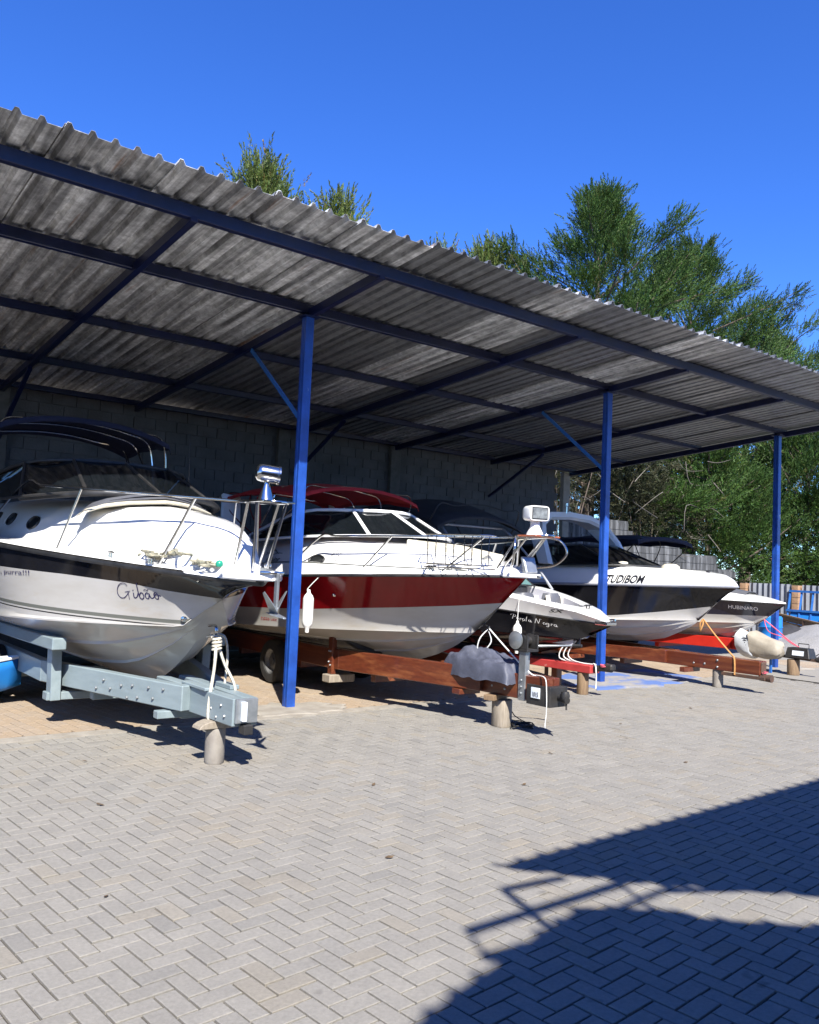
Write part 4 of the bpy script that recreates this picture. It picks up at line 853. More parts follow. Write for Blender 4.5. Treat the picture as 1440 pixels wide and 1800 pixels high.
dirx = Vector((-.30, -.95, 0)).normalized(); side_ = Vector((.95, -.30, 0)).normalized(); c0 = Vector((6.88, 6.45, 2.40))
for t, k in ((-.12, .55), (-.10, .85), (-.04, 1), (.09, 1), (.10, .96)):
    rg.append([c0+dirx*t+side_*.125*k*math.copysign(abs(math.cos(a))**.35, math.cos(a))+Vector((0, 0, 1))*.085*k*math.copysign(abs(math.sin(a))**.35, math.sin(a)) for a in [6.283*(i+.5)/20 for i in range(20)]])
lh.loft(rg).build('lamp_housing', white, sl2, smooth=45); MB().box(c0+dirx*.103, (.175, .008, .115), rz=math.atan2(side_.y, side_.x)).build('lamp_lens', lensm, sl2)
MB().box(c0+dirx*.101, (.195, .008, .135), rz=math.atan2(side_.y, side_.x)).build('lens_surround', rubblack, sl2)
windscreen(b2, [(5.72, 10.9, 2.02), (5.86, 9.70, 2.09), (6.22, 8.66, 2.12), (6.9, 8.35, 2.14), (7.58, 8.66, 2.12), (7.94, 9.7, 2.09), (8.08, 10.9, 2.02)],
           [(5.86, 11.2, 2.10), (6.06, 10.15, 2.44), (6.40, 9.32, 2.47), (6.9, 9.12, 2.48), (7.4, 9.32, 2.47), (7.74, 10.15, 2.44), (7.94, 11.2, 2.10)], white, darkglass, fr=.024)
bimini(b2, 6.92, 1.0, 9.85, 12.3, 2.93, redcanvas, (10.6, 11.4, 2.1), rise=.16, drop=.05, yrise=.07, droop=.03)
MB().tube([(5.98, 11.2, 2.68), (5.90, 10.95, 2.14)], [.03, .02], 6).build('canopy_strap', redcanvas, b2)
for p in ((5.9, 11.9, 1.95), (7.9, 11.9, 1.95)): MB().beam(p, (p[0]+.1, p[1]+.25, 2.75), .07, .32, (1, 0, 0)).build('arch_leg', white, b2, bevel=.02)
pd2 = MB(); c4 = [h2.deck(s, v, .03) for s, v in ((1.77, -.30), (1.77, .55), (.50, .30), (.50, -.20))]
pd2.loft([[p-Vector((0, 0, .04)) for p in c4], c4, [p+Vector((0, 0, .05)) for p in c4]]).build('foredeck_pad', cream, b2, bevel=.015)
fl = MB(); ff = lambda u, v: h2.onside(2.44-u*.145, .19+v*.105)
for path in (sp([(.55, 1.25), (.30, 1.3), (.18, .9), (.12, .3), (.02, -.3)]), [(.0, .72), (.42, .78)], [(.5, .62), (.46, .0)], [(.54, .88), (.56, .96)], [(.74, 1.15), (.66, .0)], arc(.98, .32, .14, .32, 0, 360, 14), [(1.0, .86), (1.14, 1.12)]): ribbon(fl, path, .05, ff)
fl.build('lettering', inkblack, b2)
fs_ = MB(); f3 = lambda u, v: h2.onside(4.07-u*.17, .20+v*.10)
for path in (sp([(0, 1.3), (.6, 1.6), (1.1, 1.7), (1.6, 1.35), (1.9, 1.2)]), sp([(.2, 1.35), (.7, 1.2), (1.2, 1.15), (1.7, 1.3)]), [(1.8, 1.3), (2.5, 1.22)], [(.7, 1.6), (.9, 1.85), (1.1, 1.66)], [(0, 1.3), (-.3, 1.5)], [(0, 1.3), (-.3, 1.1)]): ribbon(fs_, path, .09, f3)
fs_.build('fish_emblem', inkblack, b2)
font_mesh('fishing', lambda u, v: h2.onside(4.04-u*.42, .205+v*.075), inkblack, 'lettering', b2, shear=.25, bold=.02, norm=True)
font_mesh('DEEP VEE', lambda u, v: h2.pt(4.02-u*.46, .90+v*.06, -1, .006), inkred, 'lettering', b2, shear=.2, bold=.015, norm=True)
ul = MB(); ribbon(ul, [(0, 0), (6.2, -.1)], .45, lambda u, v: h2.pt(4.07-u*.095, .875+v*.05, -1, .006)); ul.build('red_underline', inkred, b2)
MB().lathe([(0, .02), (.018, .018), (.024, .006), (.024, -.02)], h2.pt(2.24, 1.36, -1), (-1, -.1, 0), 10).build('hull_fitting', chrome, b2, smooth=50)
MB().tube(catmull([(6.9, 7.24, 1.10), (6.9, 7.14, 1.09), (6.9, 7.16, 1.04), (6.9, 7.26, 1.03)], 4), .013, 6).build('tow_eye', blackmetal, b2, smooth=60)
cleat(b2, h2.deck(.85, -.94), (0, 1, 0))
fender('white fender hanging on the red side of the red and white cruiser', (h2.xc-h2.B(2.42)-.10, 8.98, 1.415), .53, .068, fenderm, h2.deck(2.3, -.86, .01))
fender('dull grey fender hanging beyond the anchor between the two cruisers', (h2.xc-h2.B(4.7)-.12, 11.25, 1.42), .62, .075, greyfender, h2.deck(4.7, -.95, .01))
tb = thing('grill_basket', 'folded stainless wire basket hooked on the red cruiser bow rail', 'basket', (6.5, 7.0, 1.9))
g_ = MB()
a0, a1 = Vector((6.18, 7.42, 0)), Vector((6.45, 6.75, 0))
for z, ins in ((2.13, 0), (1.80, .03), (1.76, .0)):
    lo_ = []
    for t, o_ in ((0, -.10), (1, -.10), (1, .10), (0, .10)): lo_.append(a0+(a1-a0)*(ins+t*(1-2*ins))+Vector((o_, o_*.4, z)))
    g_.tube(catmull(lo_+[lo_[0]], 5), .008, 5)
g_.build('hoop', chrome, tb, smooth=60)
for t in (.04, .36, .68, .97):
    q = a0+(a1-a0)*t; MB().tube([q+Vector((-.09, -.03, 2.13)), q+Vector((-.08, -.03, 1.79)), q+Vector((.08, .03, 1.79)), q+Vector((.09, .03, 2.13))], .006, 5).build('wire', chrome, tb, smooth=60)
t2 = trailer('boat_trailer', 'reddish varnished timber trailer with winch post under the red cruiser', 6.9, 6.12, wood, .36, .63, .09, 1.7, .66, 3.1, 7.2, 4.62, cross=(2.6, 4.2, 6.0), track=.70)
bolts(t2, [(6.9-.105, 6.12+dy, z) for dy, z in ((.62, .44), (.62, .57), (.82, .45), (.82, .58))], (-1, 0, 0), .018)
MB().bx((6.745, 6.07, .34), (6.79, 6.37, .55)).build('coupler_plate', blackmetal, t2, bevel=.005); MB().bx((6.745, 6.03, .34), (7.02, 6.12, .55)).build('coupler_plate', blackmetal, t2, bevel=.005)
MB().bx((6.733, 6.17, .415), (6.7445, 6.29, .525)).build('number_plate', platewhite, t2)
font_mesh('1015', lambda u, v: Vector((6.730, 6.275-u*.045, .43+v*.05)), inkblack, 'lettering', t2, sx=.72, bold=.03)
MB().tube([(6.9, 6.05, .44), (6.88, 5.97, .44), (6.88, 5.96, .435), (6.86, 5.89, .428)], [.045, .035, .042, .034], 10).build('coupler', blackmetal, t2, smooth=50); MB().lathe([(.045, -.03), (.05, 0), (.04, .04), (0, .045)], (6.88, 5.94, .475), n=10).build('coupler_latch', blackmetal, t2, smooth=50); MB().tube([(6.88, 5.92, .42), (6.87, 5.91, .33)], .01, 5).build('jack_pin', blackmetal, t2)
wp = MB().bx((6.78, 6.43, .35), (6.83, 6.53, .88)).bx((6.83, 6.485, .35), (6.91, 6.53, .88)).build('winch_post', galv, t2, bevel=.004)
bolts(t2, [(6.779, 6.48, z) for z in (.43, .5, .57)], (-1, 0, 0), .014)
wn = MB().bx((6.76, 6.39, .88), (6.94, 6.59, .91)).bx((6.76, 6.39, .91), (6.78, 6.57, 1.06)).bx((6.92, 6.39, .91), (6.94, 6.57, 1.06)).build('winch', blackmetal, t2, bevel=.004)
MB().lathe([(0, 0), (.095, 0), (.10, .012), (.10, .022), (.075, .03), (.035, .045), (0, .045)], (6.745, 6.54, 1.0), (-1, 0, 0), 22).build('winch_gear', galv, wn, smooth=40); MB().lathe([(.085, 0), (.05, .01), (.05, .12), (.085, .13)], (6.79, 6.51, .99), (1, 0, 0), 16).build('winch_drum', blackmetal, wn, smooth=40)
MB().tube([(6.94, 6.43, .94), (6.99, 6.41, .94), (7.12, 6.23, .96), (7.20, 6.13, .97)], .012, 6).build('winch_handle', galv, wn, smooth=60); MB().tube([(7.20, 6.13, .97), (7.23, 6.03, .975)], .018, 8).build('winch_grip', blackmetal, wn, smooth=60)
for sd in (-1, 1):
    up = MB().beam((6.9+sd*.70, 9.35, .30), (6.9+sd*.70, 9.35, .86), .07, .10, (0, 1, 0)).build('upright', wood, t2, bevel=.006); bolts(up, [(6.9+sd*.738, 9.33+dy, z) for dy, z in ((.0, .42), (.04, .46), (.0, .6), (.04, .6))], (sd, 0, 0), .012)
    bk = [(6.9+sd*.96, 9.42, .98), (6.9+sd*.90, 9.36, 1.0), (6.9+sd*.74, 9.28, .88), (6.9+sd*.50, 9.1, .70), (6.9+sd*.25, 8.9, .60)]
    MB().loft([[Vector(p)+Vector((0, dy, dz)) for dy, dz in ((-.05, -.05), (.05, -.05), (.05, .02), (-.05, .02))] for p in bk]).build('bunk_arm', blackmetal, t2, smooth=30, bevel=.01)
    MB().lathe([(0, -.02), (.05, -.02), (.055, 0), (.05, .03), (0, .03)], (6.9+sd*.985, 9.40, .97), (sd, -.2, .1), 12).build('end_cap', chrome, t2, smooth=40)
MB().bx((6.1, 9.24, .20), (6.5, 9.42, .30)).build('step_block', greywood, t2, bevel=.008)
s2 = stump('thick round timber post propping the varnished trailer tongue with the winch', 6.88, 6.86, .115, .30, greywood, seed=2)
o = MB().box((6.86, 6.92, .333), (.46, .13, .062), rz=.35).build('wood_block', rawwood, None, bevel=.006); tag(o, 'short pale plank lying across the thick timber post', 'wood block')
o = MB().bx((6.62, 7.30, .30), (6.95, 7.44, .366)).build('wood_block', wood, None, bevel=.006); tag(o, 'reddish wood block wedged under the trailer tongue behind the thick post', 'wood block')
V = []; F = []; r_ = np.random.default_rng(9); nu, nv = 46, 34
from mathutils import noise as mnoise
for i in range(nu+1):
    for j in range(nv+1):
        u, v = i/nu*2-1, j/nv*2-1; e = max(abs(u), abs(v)); d = (max(0, 1-abs(u)**3.2)*max(0, 1-abs(v)**3.2))**.5
        q = Vector((u*2.2, v*1.3, 3.1)); w_ = mnoise.noise(q*1.1)*2.2; n1 = mnoise.noise(q*1.5)*.07-.035*abs(math.sin(5.5*u+2.6*v+w_*1.6))**.6-.028*abs(math.sin(9*v-3.5*u+w_*2))**.7+.02*mnoise.noise(q*5)
        k = 1-.12*max(0, e-.7)/.3
        V.append((6.86+v*(.27+.03*math.sin(3*u+1))*k, 7.14+u*.64*k, .53+.33*d*(1-.16*u*u+.10*u)+n1*(.35+.65*d)))
for i in range(nu):
    for j in range(nv): a = i*(nv+1)+j; F.append((a, a+nv+1, a+nv+2, a+1))
tp = MB().add(V, F).build('tarp_bundle', tarpm, None, smooth=70); tag(tp, 'bundle wrapped in slate tarpaulin on the varnished trailer tongue', 'tarpaulin'); tp.modifiers.new('smooth', 'SUBSURF').levels = 1; tp.modifiers['smooth'].render_levels = 1
rope('white strap from the red cruiser bow eye down to its trailer tongue', [(6.9, 7.15, 1.08), (6.86, 6.75, .84), (6.84, 6.42, .655), (6.84, 6.32, .635)], .009, whiterope, 'strap')
rope('white rope end looped below the red cruiser bow eye', [(6.9, 7.16, 1.06), (6.82, 7.2, .96), (6.80, 7.22, .84), (6.84, 7.18, .80), (6.9, 7.1, .92), (6.9, 7.15, 1.05)], .008, whiterope)
rope('white cord hanging over the black coupler plate', [(6.84, 6.32, .64), (6.76, 6.12, .638), (6.735, 6.07, .5), (6.73, 6.06, .3), (6.715, 6.06, .16), (6.72, 6.06, .13)], .0055, whiterope)
rope('tangle of dark wire on the paving beside the thick timber post', [(6.98, 6.9, .30), (7.0, 6.78, .12)]+coil((7.0, 6.66, .008), .11, 4.5, .008, 3, .035), .006, wirem, 'wire', 3, 'wire_coil')
# ------------------------------------------------------------------ boat 3: black and white bowrider, 'Perola Negra'
b3 = thing('bowrider_boat', 'low black and white bowrider with open bow seats and charcoal canopy', 'boat', (9.8, 7.7, 0), 'boats parked under the shed')
h3 = Hull(9.8, 7.66, 6.2, (1.05, 4.1, 2.6, ([0, .4, 1.35, 2, 3, 6.2], [1.075, 1.20, 1.36, 1.45, 1.50, 1.55]), .05),
          ([0, .2, .4, .61, .9, 1.3, 1.8, 2.4, 3.2, 6.2], [1.02, .93, .84, .75, .63, .52, .44, .40, .38, .38]),
          (.86, 2.8, .35, .80, .86), ([0, 6.2], [.05, .05]), ([0, .06, .5, 1], [0, .8, 1, 1]))
build_hull(h3, b3, [(lambda s: 1.03+.083*s, 1)], [blackgel, white])
rub = MB(); rub.tube([h3.pt(s, 1.03+.083*s, -1, .006) for s in stations(6.0, 26)], .012, 5); rub.build('rub_rail', rubblack, b3, smooth=60)
# gunwale deck with an open well
def inner(s): return max(h3.B(s)-.24, 0)
S3 = [s for s in stations(6.2, 34)]; g3 = MB()
for sd in (-1, 1):
    rings = []
    for s in S3:
        b = h3.B(s); i_ = inner(s) if s > .62 else 0; z = h3.zs(s); rings.append([(9.8+sd*b, h3.yb+s, z), (9.8+sd*(b-.03), h3.yb+s, z+.03), (9.8+sd*(b*.5+i_*.5), h3.yb+s, z+.045), (9.8+sd*(i_+.02 if i_ else 0), h3.yb+s, z+.04), (9.8+sd*i_, h3.yb+s, z+.02)])
    g3.loft(rings, closed=False, caps=False)
g3.build('gunwale_deck', white, b3, smooth=40, merge=.0008)
wl = MB()
for sd in (-1, 1):
    rings = [[(9.8+sd*inner(s), h3.yb+s, h3.zs(s)+.02), (9.8+sd*inner(s)*.93, h3.yb+s, h3.zs(s)-.22), (9.8+sd*inner(s)*.55, h3.yb+s, h3.zs(s)-.27), (9.8+sd*inner(s)*.5, h3.yb+s, .70), (9.8, h3.yb+s, .70)] for s in S3 if s > .6]
    wl.loft(rings, closed=False, caps=False)
wl.build('cockpit_liner', lavender, b3, smooth=40, merge=.0008)
for sd in (-1, 1):
    x_ = 9.8+sd*.30; yb_ = h3.yb+1.28; sb = MB(); rings = []
    for t in np.linspace(0, 1, 8):
        w_ = .2*(1-max(0, t-.6)**2*2.2); rings.append([(x_-w_, yb_+.10*t, 1.00+.42*t), (x_-w_*.5, yb_-.05+.10*t, 1.00+.43*t), (x_+w_*.5, yb_-.05+.10*t, 1.00+.43*t), (x_+w_, yb_+.10*t, 1.00+.42*t), (x_+w_, yb_+.09+.10*t, 1.00+.42*t), (x_-w_, yb_+.09+.10*t, 1.00+.42*t)])
    se = sb.loft(rings).build('seat_back', greyvinyl, b3, smooth=50)
    for k in (-1, 1): MB().loft([[(x_+k*(.17+.05*math.cos(a)), yb_-.05+.10*t+.02*math.sin(a), 1.0+.39*t) for a in [6.283*i/8 for i in range(8)]] for t in np.linspace(0, 1, 6)]).build('bolster', cream, se, smooth=60)
    font_mesh('6', lambda u, v: Vector((x_-.03+u*.055, yb_+.002, 1.22+v*.07)), inkwhite, 'seat_mark', se, bold=.02)
MB().tube(catmull([(9.95, h3.yb+.82, 1.06), (9.98, h3.yb+.84, 1.18), (10.05, h3.yb+.90, 1.24), (10.12, h3.yb+.98, 1.20), (10.12, h3.yb+1.0, 1.08)], 5), .016, 6).build('grab_handle', rubblack, b3, smooth=60)
MB().bx((9.75, h3.yb+.75, .98), (10.1, h3.yb+.9, 1.1)).build('bow_cushion', lavender, b3, bevel=.03)
windscreen(b3, [(8.90, h3.yb+3.0, 1.53), (9.0, h3.yb+2.3, 1.51), (9.35, h3.yb+1.95, 1.52), (9.8, h3.yb+1.85, 1.53), (10.25, h3.yb+1.95, 1.52), (10.6, h3.yb+2.3, 1.51), (10.7, h3.yb+3.0, 1.53)],
           [(8.98, h3.yb+3.3, 1.76), (9.12, h3.yb+2.7, 1.82), (9.42, h3.yb+2.38, 1.84), (9.8, h3.yb+2.3, 1.845), (10.18, h3.yb+2.38, 1.84), (10.48, h3.yb+2.7, 1.82), (10.62, h3.yb+3.3, 1.76)], rubblack, paleglass, fr=.018)
for sd in (-1, 1): MB().bx((9.8+sd*.2, h3.yb+2.3, .75), (9.8+sd*.72, h3.yb+2.5, 1.50)).build('console', greyvinyl if sd > 0 else lavender, b3, bevel=.03)
bimini(b3, 9.8, 1.0, 10.4, 13.3, 2.98, charcanvas, (11.0, 11.9, 1.6), rise=.20, drop=.06, yrise=.12, droop=.22, fm=blackmetal)
tw_ = MB()
for sd in (-1, 1): tw_.tube(catmull([(9.8+sd*.82, h3.yb+1.85, 1.46), (9.8+sd*.80, h3.yb+2.15, 1.78), (9.8+sd*.77, h3.yb+2.8, 2.35), (9.8+sd*.74, h3.yb+3.0, 2.48)], 4), .022, 8)
tw_.tube([(9.06, h3.yb+3.0, 2.48), (10.54, h3.yb+3.0, 2.48)], .022, 8); tw_.build('wake_tower', greygel, b3, smooth=60)
cleat(b3, (9.8, h3.yb+.42, h3.zs(.4)+.045), (1, 0, 0), blackmetal); cleat(b3, (9.8-h3.B(1.5)+.1, h3.yb+1.5, h3.zs(1.5)+.05), (0, 1, 0))
MB().bx((9.68, h3.yb-.02, 1.03), (9.92, h3.yb+.2, 1.085)).build('bow_cap', chrome, b3, bevel=.012); MB().tube([(9.8, h3.yb+.1, 1.10), (9.8, h3.yb-.08, 1.115)], .018, 8).build('bow_roller', chrome, b3, smooth=60)
pn = MB(); f = lambda u, v: h3.pt(1.40-u*.098, 1.035-.012*u+v*.07, -1, .006)
X0 = 0
for path in (sp([(.25, .0), (.45, .6), (.6, 1.0)]), sp([(.1, .85), (.4, 1.05), (.8, 1.0), (.85, .7), (.5, .5)]),  # P
             arc(1.08, .24, .16, .22, -40, 250), [(1.12, .6), (1.26, .76)], sp([(1.4, 0), (1.5, .42), (1.55, .36), (1.7, .42)]), arc(1.95, .22, .17, .22, 0, 360), sp([(2.3, .0), (2.45, .6), (2.6, 1.0)]), arc(2.86, .2, .17, .2, 0, 360), [(3.05, .4), (3.02, .0), (3.15, .05)],
             sp([(3.6, 0), (3.8, .6), (3.95, 1.0)]), [(3.95, 1.0), (4.1, .05)], sp([(4.1, .05), (4.35, .6), (4.5, 1.05), (4.65, 1.0)]),  # N
             arc(4.95, .2, .17, .2, -40, 250), arc(5.42, .22, .17, .2, 0, 360), sp([(5.6, .4), (5.5, -.2), (5.3, -.4), (5.15, -.25)]), sp([(5.85, 0), (5.95, .42), (6.0, .36), (6.15, .42)]), arc(6.45, .2, .17, .2, 0, 360), [(6.64, .4), (6.6, .0), (6.75, .06)]): ribbon(pn, path, .075, f)
pn.build('lettering', inkwhite, b3)
font_mesh('SX', lambda u, v: h3.pt(.80-u*.12, h3.zs(.8)-.10+v*.05, -1, .008), inkblack, 'lettering', b3, shear=.5, bold=.02)
fender('white fender on a long line against the black side of the bowrider', (9.8-h3.B(1.15)-.09, h3.yb+1.13, 1.02), .48, .068, fenderm, (9.8-h3.B(1.2)+.02, h3.yb+1.2, h3.zs(1.2)+.04))
t3 = trailer('boat_trailer', 'faded red steel trailer with a thin tongue under the black bowrider', 9.8, 7.92, pinkred, .32, .43, .10, 2.2, .6, 3.2, 6.4, 4.2, cross=(2.6, 4.0, 5.6))
MB().tube([(9.8, 7.92, .39), (9.8, 7.80, .41), (9.8, 7.62, .42)], [.05, .045, .05], 10).build('coupler', blackmetal, t3, smooth=50); MB().box((9.8, 7.66, .44), (.12, .16, .09)).build('coupler_latch', blackmetal, t3, bevel=.02); MB().tube([(9.8, 8.85, .0), (9.8, 8.85, .34)], .03, 8).build('jockey_leg', rusty, t3)
MB().beam((9.62, 9.15, .42), (9.62, 9.15, .80), .05, .05, (0, 1, 0)).build('bow_stop', galv, t3)
stump('slim round timber post propping the faded red trailer tongue', 9.78, 8.12, .085, .315, rawwood, seed=3)
o = MB().bx((9.78, 8.62, .0), (9.9, 8.74, .31)).build('prop_stump', wood, None, bevel=.01); tag(o, 'square dark red timber prop behind the slim round post', 'stump', 'props under the trailer tongues')
for k in range(3):
    rope('white rope hanging in loops from the bowrider bow eye to its red trailer' if k == 0 else ('second white rope loop hanging below the bowrider bow eye, nearest the wall' if k == 1 else 'third and lowest white rope loop below the bowrider bow eye'), [(9.8, 8.26, .78), (9.76-.03*k, 8.34+.05*k, .66), (9.74-.04*k, 8.38+.05*k, .54-.02*k), (9.76, 8.30+.04*k, .47-.01*k), (9.78, 8.1, .445), (9.8, 7.9, .45)], .010, whiterope, group='rope loops on the bowrider')
rope('white rope tail hanging from the faded red trailer coupler', [(9.8, 7.95, .46), (9.74, 7.86, .44), (9.735, 7.84, .3), (9.735, 7.84, .12)], .010, whiterope)
rope('pink cord wound on the black coupler of the faded red trailer', coil((9.8, 7.72, .43), .075, 2.2, .02, 2, .012), .007, pinkrope, 'cord', 3)
# ------------------------------------------------------------------ boat 4: black banded sports cruiser, 'TUDIBOM'
b4 = thing('sports_cruiser', 'white sports cruiser with wide black band and grey radar arch', 'boat', (12.7, 7.4, 0), 'boats parked under the shed')
h4 = Hull(12.7, 7.40, 7.0, (1.26, 4.1, 1.5, ([0, 5, 7], [1.645, 1.50, 1.48]), .04),
          ([0, .17, .38, .58, .79, 1.01, 1.34, 1.81, 2.37, 3, 7], [1.63, 1.53, 1.36, 1.16, .97, .85, .70, .60, .565, .56, .58]),
          (1.1, 3.3, .75, 1.05, .80), ([0, .12, .3, .8, 1.9, 3, 7], [.02, .12, .20, .27, .33, .36, .36]), ([0, .04, .10, .16, .3, 1], [.0, .55, .88, .95, 1, 1]))
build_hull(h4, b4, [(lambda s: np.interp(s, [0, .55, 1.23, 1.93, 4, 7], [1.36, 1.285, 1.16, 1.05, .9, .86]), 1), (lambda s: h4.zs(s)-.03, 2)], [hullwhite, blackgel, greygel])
build_deck(h4, b4, white); rub_rail(h4, b4, greygel, .018, .0)
windscreen(b4, [(11.55, 11.6, 1.88), (11.62, 10.3, 1.90), (11.95, 9.3, 1.92), (12.7, 8.95, 1.93), (13.45, 9.3, 1.92), (13.78, 10.3, 1.90), (13.85, 11.6, 1.88)],
           [(11.75, 11.8, 2.20), (11.85, 10.9, 2.27), (12.15, 10.25, 2.28), (12.7, 10.05, 2.28), (13.25, 10.25, 2.28), (13.55, 10.9, 2.27), (13.65, 11.8, 2.2)], rubblack, darkglass, fr=.022)
ar = []
for x_, z_, yo, wd_ in ((11.55, 1.9, 10.3, .30), (11.62, 2.35, 10.55, .34), (11.78, 2.66, 10.75, .38), (12.1, 2.83, 10.9, .42), (12.7, 2.87, 10.95, .44), (13.3, 2.84, 10.95, .46), (13.62, 2.70, 10.85, .50), (13.74, 2.4, 10.6, .46), (13.8, 1.9, 10.3, .40)):
    ar.append((x_, z_, yo, wd_))
rings = []
for i, (x_, z_, yo, wd_) in enumerate(ar):
    a = ar[max(i-1, 0)]; b = ar[min(i+1, len(ar)-1)]; t = Vector((b[0]-a[0], 0, b[1]-a[1])).normalized(); n = Vector((-t.z, 0, t.x))*.075
    rings.append([Vector((x_, yo+dy_, z_))+n*k_ for dy_, k_ in ((.22-wd_/2, -.3), (.25-wd_/2, 1), (.19+wd_/2, 1), (.22+wd_/2, -.3), (.17+wd_/2, -1), (.27-wd_/2, -1))])
MB().loft(rings)  .build('radar_arch', white, b4, smooth=35)
MB().lathe([(.015, 0), (.015, .14), (.03, .15), (.03, .2), (0, .2)], (12.5, 10.9, 2.90), n=8).build('mast_light', chrome, b4)
for s, v in ((2.0, -.52), (1.15, -.35)): MB().lathe([(.16, -.02), (.15, .04), (.10, .075), (0, .085)], h4.deck(s, v), n=18).build('deck_vent', cream, b4, smooth=60)
MB().lathe([(.03, 0), (.03, .03), (0, .035)], h4.deck(.5, -.3), n=8).build('deck_fitting', rubblack, b4, smooth=50)
font_mesh('TUDIBOM', lambda u, v: h4.onside(2.04-u*.68, .03+v*.135, .008), inkblack, 'lettering', b4, shear=.42, sx=.98, bold=.03, spacing=.95, norm=True)
MB().lathe([(0, .01), (.022, .01), (.024, 0), (.024, -.02)], h4.pt(2.3, .72, -1), (-1, 0, -.4), 10).build('hull_fitting', rubblack, b4); MB().lathe([(0, .01), (.018, .01), (.02, 0), (.02, -.02)], h4.pt(2.05, .72, -1), (-1, 0, -.4), 10).build('hull_fitting', rubblack, b4)
t4 = trailer('boat_trailer', 'brown varnished timber trailer marked 290 under the sports cruiser', 12.7, 6.95, wood, .28, .50, .10, 2.4, .62, 3.8, 7.2, 4.9, cross=(2.5, 4.2, 6.0))
font_mesh('290', lambda u, v: Vector((12.7-.1285, 8.46-u*.11, .345+v*.10)), inkblack, 'lettering', t4, sx=.95, bold=.02)
bolts(t4, [(12.7-.118, 6.95+dy, z) for dy, z in ((.72, .33), (.72, .44), (.95, .36), (1.15, .35))], (-1, 0, 0), .02)
MB().bx((12.58, 6.86, .215), (12.64, 7.6, .265)).build('draw_bar', rusty, t4, bevel=.005); MB().tube([(12.66, 6.98, .25), (12.66, 6.78, .25)], [.05, .06], 10).build('coupler', rusty, t4, smooth=50)
MB().bx((12.63, 6.925, .28), (12.77, 6.96, .49)).build('end_plate', rusty, t4, bevel=.02)
for sd in (-1, 1): MB().beam((12.7+sd*.66, 10.6, .3), (12.7+sd*.66, 10.6, .82), .1, .2, (0, 1, 0)).build('upright', wood, t4, bevel=.006)
MB().bx((11.7, 10.1, .22), (12.2, 10.2, .29)).build('step_block', wood, t4, bevel=.006); MB().bx((12.35, 8.12, .20), (12.8, 8.22, .278)).build('cross_bar', wood, t4, bevel=.006)
stump('weathered round post propping the trailer tongue marked 290', 12.68, 7.72, .085, .275, concpost, seed=4)
rope('orange rope from the sports cruiser bow down to the trailer marked 290', [(12.7, 8.02, 1.08), (12.66, 7.75, .82), (12.62, 7.45, .56), (12.585, 7.38, .515), (12.575, 7.36, .40), (12.575, 7.36, .245)], .013, orangerope)
rope('frayed orange rope knot hanging at the sports cruiser bow eye', [(12.7, 8.02, 1.08), (12.66, 8.05, 1.0), (12.68, 8.06, .88), (12.65, 8.03, .90), (12.67, 8.0, 1.0), (12.69, 8.02, 1.06)], .014, orangerope)
rope('pink cord loop on the rusty coupler of the trailer marked 290', coil((12.66, 6.9, .31), .04, 1.4, .03, 4, .008), .007, pinkrope, 'cord', 3)
# ------------------------------------------------------------------ boat 5: navy and white boat, 'HUBINARO'
b5 = thing('sports_boat', 'small white sports boat with navy band and navy canopy, farthest right', 'boat', (15.9, 8.26, 0), 'boats parked under the shed')
h5 = Hull(15.9, 8.26, 6.0, (1.12, 3.8, 2.0, ([0, 5, 6], [1.335, 1.40, 1.40]), .03),
          ([0, .19, .42, .71, .96, 1.2, 1.6, 2.2, 6], [1.32, 1.18, 1.0, .81, .67, .57, .51, .49, .5]),
          (.98, 3.0, .6, .92, .74), ([0, .4, 1.5, 2.5, 6], [.02, .10, .22, .28, .28]), ([0, .05, .14, .3, 1], [0, .4, .7, .9, 1]))
build_hull(h5, b5, [(lambda s: np.interp(s, [0, .4, 1.1, 3, 6], [1.075, 1.07, 1.05, 1.0, .95]), 1)], [hullwhite, navygel]); build_deck(h5, b5, white); rub_rail(h5, b5, rubblack, .015)
MB().loft([[h5.deck(s, v, o_) for v, o_ in ((-.55, .005), (-.4, .05), (.4, .05), (.55, .005))] for s in np.linspace(.7, 2.6, 6)], closed=False, caps=False).build('bow_cover', greyvinyl, b5, smooth=40)
windscreen(b5, [(14.95, 11.9, 1.66), (15.15, 11.2, 1.68), (15.9, 10.9, 1.69), (16.65, 11.2, 1.68), (16.85, 11.9, 1.66)], [(15.05, 12.2, 1.95), (15.3, 11.7, 1.98), (15.9, 11.5, 1.99), (16.5, 11.7, 1.98), (16.75, 12.2, 1.95)], rubblack, darkglass)
bimini(b5, 15.9, 1.0, 11.0, 13.3, 2.66, navycanvas, (11.9, 12.5, 1.65), rise=.10, drop=.09, yrise=.05, fm=blackmetal)
MB().tube(catmull([(15.6, 9.9, 1.62), (15.75, 9.8, 1.80), (16.1, 9.7, 1.72)], 4), .012, 5).build('grab_rail', rubblack, b5)
font_mesh('HUBINARO', lambda u, v: h5.pt(.98-u*.50, 1.185-.02*u+v*.075, -1, .006), inkwhite, 'lettering', b5, shear=.35, sx=.95, bold=.012, norm=True)
t5 = trailer('boat_trailer', 'bright red steel trailer under the navy banded boat, farthest right', 15.9, 8.45, redpaint, .36, .58, .10, 1.6, .55, 2.6, 6.2, 4.2, cross=(2.4, 4.2))
bx_ = thing('battery_box', 'black metal box with white label and wire handle on the far right tongue', 'box', (15.9, 7.95, 0))
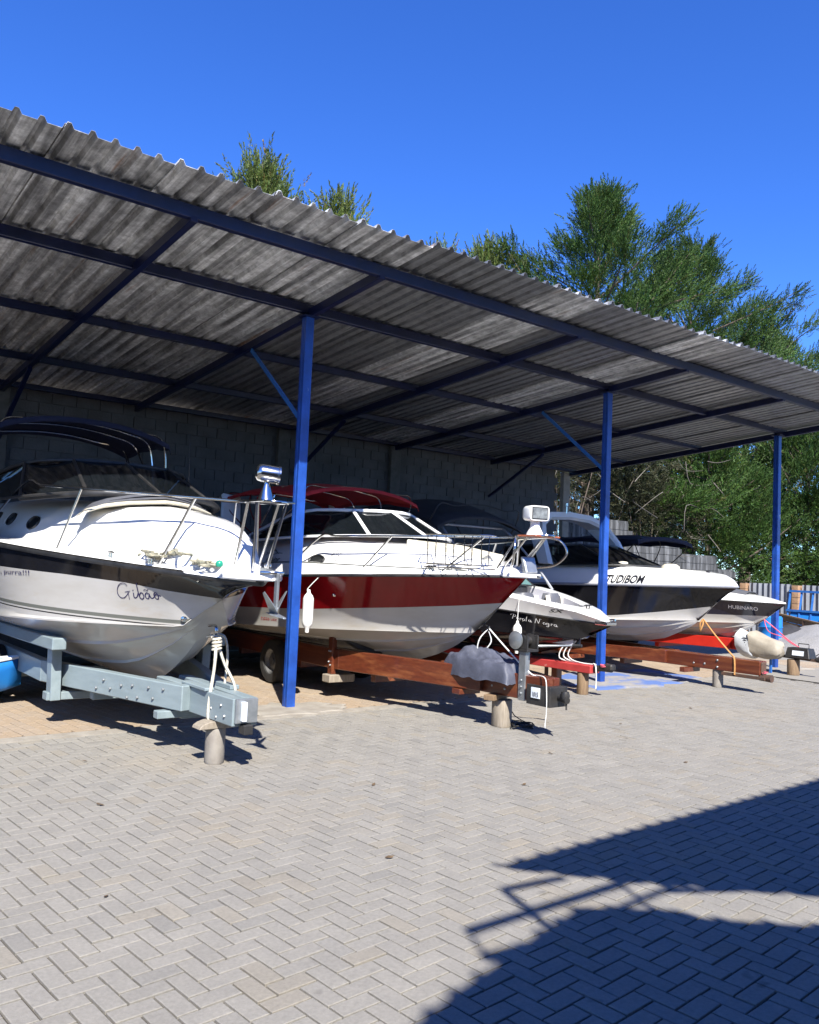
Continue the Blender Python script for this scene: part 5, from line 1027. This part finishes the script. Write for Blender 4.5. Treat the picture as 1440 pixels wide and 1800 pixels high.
MB().loft([[(15.75, 7.72, .33), (16.05, 7.72, .33), (16.05, 8.2, .33), (15.75, 8.2, .33)], [(15.78, 7.76, .52), (16.02, 7.76, .52), (16.02, 8.16, .52), (15.78, 8.16, .52)]]).build('body', blackmetal, bx_, bevel=.01); MB().box((15.755, 7.94, .425), (.006, .22, .09), ry=.15).build('label_plate', platewhite, bx_)
MB().tube([(15.9, 7.80, .52), (15.9, 7.80, .60), (15.9, 8.0, .60), (15.9, 8.0, .52)], .009, 5).build('handle', blackmetal, bx_)
MB().beam((15.9, 8.5, .34), (15.9, 7.62, .31), .09, .05).build('draw_bar', rusty, t5, bevel=.005); MB().tube([(15.9, 7.66, .33), (15.88, 7.48, .32)], [.05, .055], 10).build('coupler', blackmetal, t5, smooth=50); MB().tube([(15.9, 7.62, .36), (15.88, 7.58, .46), (15.9, 7.66, .40)], .012, 5).build('coupler_latch', blackmetal, t5)
cv = thing('covered_outboard', 'outboard motor wrapped in stained beige and white canvas on the red trailer', 'motor', (15.75, 8.7, 0))
def wrap(y0, y1, z, rz_, rx_, m, name, seed, tip=.35):
    rings = []; r_ = np.random.default_rng(seed); ph = r_.random(4)*6; se = lambda q: math.copysign(abs(q)**.62, q)
    for i in range(15):
        t = i/14; k = min(1, (t/.12+.25))**.5*min(1, ((1-t)/.06+.35))**.5*(1-tip*(1-t)**1.5); row = []
        for j in range(26):
            a = 6.283*j/26; cr = .008*math.sin(5*a+5*t+ph[0])+.005*math.sin(11*a-7*t+ph[1])
            row.append((15.72+(rx_*k+cr)*se(math.cos(a)), y0+(y1-y0)*t+.02*math.sin(3*a+ph[2]), z-.10*(1-t)+(rz_*k+cr)*se(math.sin(a))-.03*math.sin(math.pi*t)))
        rings.append(row)
    return MB().loft(rings).build(name, m, cv, smooth=60)
wrap(8.22, 8.86, .55, .24, .22, beigecanvas, 'canvas_cover', 1); wrap(8.72, 9.10, .57, .235, .215, whitecanvas, 'hood', 2, .0)
for k in range(4): MB().tube([(15.53, 8.83+.03*math.sin(k*2), .46+.05*k), (15.505, 8.86+.02*k, .50+.05*k)], .007, 4).build('lace', rubblack, cv)
MB().beam((15.72, 8.45, .0), (15.72, 8.45, .34), .04, .04, (0, 1, 0)).build('stand_leg', ltblue, cv)
rope('pink rope from the navy banded boat bow to the far right trailer box', [(15.9, 8.7, 1.0), (15.88, 8.45, .84), (15.86, 8.2, .66), (15.88, 8.02, .55)], .012, pinkrope)
rope('second pink rope strand slung beside the first below the navy banded bow', [(15.9, 8.7, 1.0), (15.82, 8.56, .78), (15.84, 8.3, .70), (15.86, 8.1, .58), (15.88, 7.98, .535)], .009, pinkrope)
stump('short ribbed timber post propping the far right red trailer', 15.86, 8.08, .115, .29, rawwood, seed=5)
